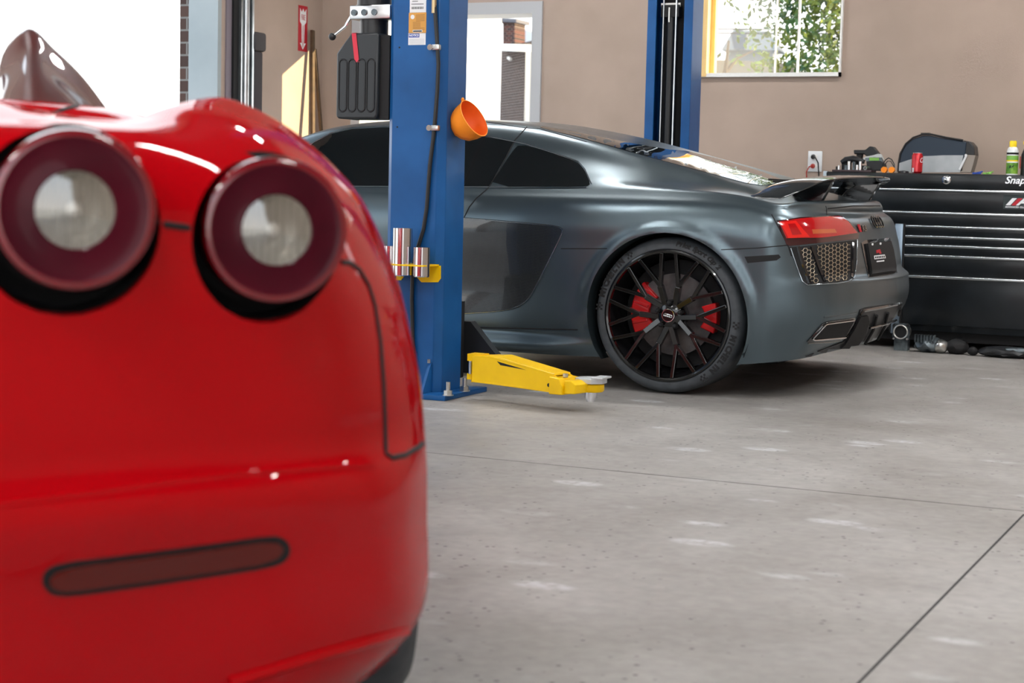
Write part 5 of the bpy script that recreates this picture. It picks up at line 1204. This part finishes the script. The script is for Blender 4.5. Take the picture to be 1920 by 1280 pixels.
obj('green_band', MB().prism([T(*p, yt-.002) for p in ((1630, 295), (1648, 296), (1648, 301), (1630, 301))], (0, .01, 0)), M_limeg, a, smooth=0)
obj('pack_top', MB().prism([T(*p, yt+.003) for p in ((1622, 296), (1652, 295), (1655, 303), (1624, 303))], (0, .03, 0)), M_gunmetal, a, smooth=0)
cl = [T(*p, yt+.055) for p in ((1617, 297), (1624, 293), (1636, 291), (1646, 288), (1652, 289), (1657, 299), (1659, 303), (1650, 297), (1640, 295), (1628, 297), (1620, 300))]
tag(obj('cleaning_rag', MB().prism(cl, (0, .02, 0)), M_cloth, smooth=0, bevel=.004), 'crumpled pale rag lying over the black tools left of the bag', 'rag')
yt = TY0+.1
wv = MB(); wv.tube([T(*p, yt+.03*math.sin(i)) for i, p in enumerate(((1655, 309), (1660, 300), (1666, 296), (1672, 299), (1677, 308), (1677, 320)))], .0035, 6)
wv.tube([T(*p, yt+.04) for p in ((1657, 312), (1664, 302), (1670, 302), (1676, 312), (1677, 321))], .003, 6)
tag(obj('looped_cable', wv, M_black), 'thin black cable looped up between the tools and the bag', 'cable')
yt = TY0+.05
for lb, q in (('round orange plug lying on the cabinet left of the bag', (1658, 317)), ('long orange connector lying on the cabinet beside the round orange plug', (1672, 318))):
    p = T(*q, yt)
    if 'round' in lb: o = obj('orange_plug', MB().cyl((p.x, yt-.012, TZ+.018), (p.x, yt+.02, TZ+.018), .018, 14), M_orange)
    else: o = obj('orange_connector', MB().box((p.x-.034, yt-.012, TZ), (p.x+.034, yt+.014, TZ+.026), .006).box((p.x-.02, yt-.016, TZ+.004), (p.x+.03, yt-.012, TZ+.022)), M_orange)
    tag(o, lb, 'plug')
p = T(1694, 321, yt+.03); tag(obj('rubber_cap', MB().lathe([(.0001, 0), (.035, 0), (.03, .012), (.0001, .016)], (p.x, yt+.03, TZ), (0, 0, 1), 20), M_black), 'flat black rubber cap lying in front of the bag left of the red can', 'cap')
for lb, px, m, nm in (('small blue clamp lying on the cabinet right of the bag', 1833, M_bluesign, 'spring_clamp'), ('small green clip lying on the cabinet halfway between bag and spray can', 1853, M_limeg, 'plastic_clip')):
    p = T(px, 323, yt+.04); o = MB().bar((p.x-.03, p.y, TZ+.006), (p.x+.02, p.y, TZ+.008), .012, .012, (0, 0, 1)).bar((p.x-.01, p.y-.01, TZ+.008), (p.x+.028, p.y+.008, TZ+.018), .008, .008, (0, 0, 1))
    tag(obj(nm, o, m, smooth=0, bevel=.002), lb, 'clip')

# parts lying on the floor in front of the cabinet
p = H(1688, 640, 2, 0); p = Vector((-2.10, 10.16, 0))
tb2 = thing('throttle_body', 'round metal throttle body with square flange on the floor behind the grey car', 'engine part', p)
cc = H(1689, 622, 1, 10.12)
fl = MB().prism([cc+Vector((sx*.05, 0, sz*.05)) for sx, sz in ((-1, -.8), (-.8, -1), (.8, -1), (1, -.8), (1, .8), (.8, 1), (-.8, 1), (-1, .8))], (0, .015, 0))
obj('flange', fl, M_gunmetal, tb2, smooth=0)
obj('bore', MB().lathe([(.044, -.008), (.040, -.010), (.036, -.008), (.036, .05), (.046, .08)], cc, (0, 1, 0), 28), M_zinc, tb2)
obj('bore_inside', MB().cyl(cc+Vector((0, .0, 0)), cc+Vector((0, -.002, 0)), .036, 24), M_blackm, tb2)
for sx in (-1, 1):
    for sz in (-1, 1): obj('flange_bolt', MB().cyl(cc+Vector((sx*.04, 0, sz*.04)), cc+Vector((sx*.04, -.008, sz*.04)), .007, 8), M_chrome, tb2)
obj('flange_foot', MB().box((cc.x-.04, 10.13, 0), (cc.x+.04, 10.2, cc.z-.04)), M_gunmetal, tb2, smooth=0)
def lump(name, lb, pts, m=M_gunmetal):
    t = thing(name, lb, 'engine part', Vector((sum(p[0][0] for p in pts)/len(pts), pts[0][0][1], 0)))
    for i, (c, r_, mm) in enumerate(pts):
        bm = bmesh.new(); bmesh.ops.create_icosphere(bm, subdivisions=3, radius=1, matrix=Matrix.Translation(Vector(c)) @ Matrix.Diagonal((*r_, 1)))
        rr = random.Random(i+len(lb))
        for v in bm.verts:
            n_ = math.sin(v.co.x*70+i)*math.sin(v.co.z*90)*math.sin(v.co.y*60); v.co += (v.co-Vector(c))*(.12*n_)
            v.co.z = max(v.co.z, .0)
        obj('casting' if i == 0 else 'casting_boss', MB().addbm(bm), mm, t, smooth=30)
    return t
g = lump('engine_casting', 'blue-grey ribbed engine casting on the floor under the cabinet right of the throttle body', [((-1.90, 10.14, .045), (.09, .07, .05), M_gunmetal), ((-1.83, 10.12, .04), (.05, .05, .04), M_zinc), ((-1.74, 10.14, .04), (.07, .06, .045), M_blackm)])
for k in range(7): obj('casting_rib', MB().box((-1.975+k*.018, 10.07, .06), (-1.968+k*.018, 10.12, .105)), M_gunmetal, g, smooth=0)
lump('oil_pan', 'flat black oil pan part on the floor under the cabinet at the right edge', [((-1.45, 10.10, .03), (.16, .08, .035), M_black), ((-1.38, 10.06, .045), (.09, .03, .02), M_gunmetal), ((-1.52, 10.10, .03), (.05, .05, .03), M_blackm)])
lump('engine_bracket', 'small black bracket on the floor between the engine casting and the oil pan', [((-1.64, 10.09, .025), (.03, .03, .025), M_blackm)])

# ================================================================ LIGHT
wd = bpy.data.worlds.new('daylight'); scn.world = wd; wd.use_nodes = True
n, l = wd.node_tree.nodes, wd.node_tree.links
bg = n['Background']; tcw = n.new('ShaderNodeTexCoord'); sep = n.new('ShaderNodeSeparateXYZ'); rw = n.new('ShaderNodeValToRGB')
rw.color_ramp.elements[0].position = .0; rw.color_ramp.elements[0].color = (1, .98, .95, 1); rw.color_ramp.elements[1].position = .5; rw.color_ramp.elements[1].color = (.72, .86, 1, 1)
l.new(tcw.outputs['Generated'], sep.inputs[0]); l.new(sep.outputs['Z'], rw.inputs['Fac']); l.new(rw.outputs['Color'], bg.inputs['Color']); bg.inputs['Strength'].default_value = 2.3
def add_light(name, kind, loc, rot_to, **k):
    d = bpy.data.lights.new(name, kind)
    for a_, v in k.items(): setattr(d, a_, v)
    o = bpy.data.objects.new(name, d); COL.objects.link(o); o.location = loc
    o.rotation_euler = Vector(rot_to).to_track_quat('-Z', 'Y').to_euler(); return o
sun = add_light('sun', 'SUN', (12, 15, 8), Vector((-1.72, -.82, -.455)), energy=11, color=(1, .76, .42), angle=math.radians(.5))
for a, b in G:
    p = add_light('sky_portal', 'AREA', (XW-.32, (a+b)/2, GZ/2), (1, 0, 0), shape='RECTANGLE', size=b-a, size_y=GZ, energy=1); p.data.cycles.is_portal = True

# ================================================================ CAMERA
cd = bpy.data.cameras.new('camera'); cam = bpy.data.objects.new('camera', cd); COL.objects.link(cam)
M3 = Matrix((RT, UP, -FW)).transposed(); cam.matrix_world = Matrix.Translation(CAM) @ M3.to_4x4()
cd.sensor_width = 36; cd.lens = 60; cd.clip_start = .05; cd.clip_end = 400
cd.dof.use_dof = True; cd.dof.focus_distance = 7.6; cd.dof.aperture_fstop = 5.2
scn.camera = cam
scn.view_settings.view_transform = 'Standard'; scn.view_settings.look = 'None'; scn.view_settings.exposure = .3; scn.view_settings.gamma = 1; scn.view_settings.use_curve_mapping = False
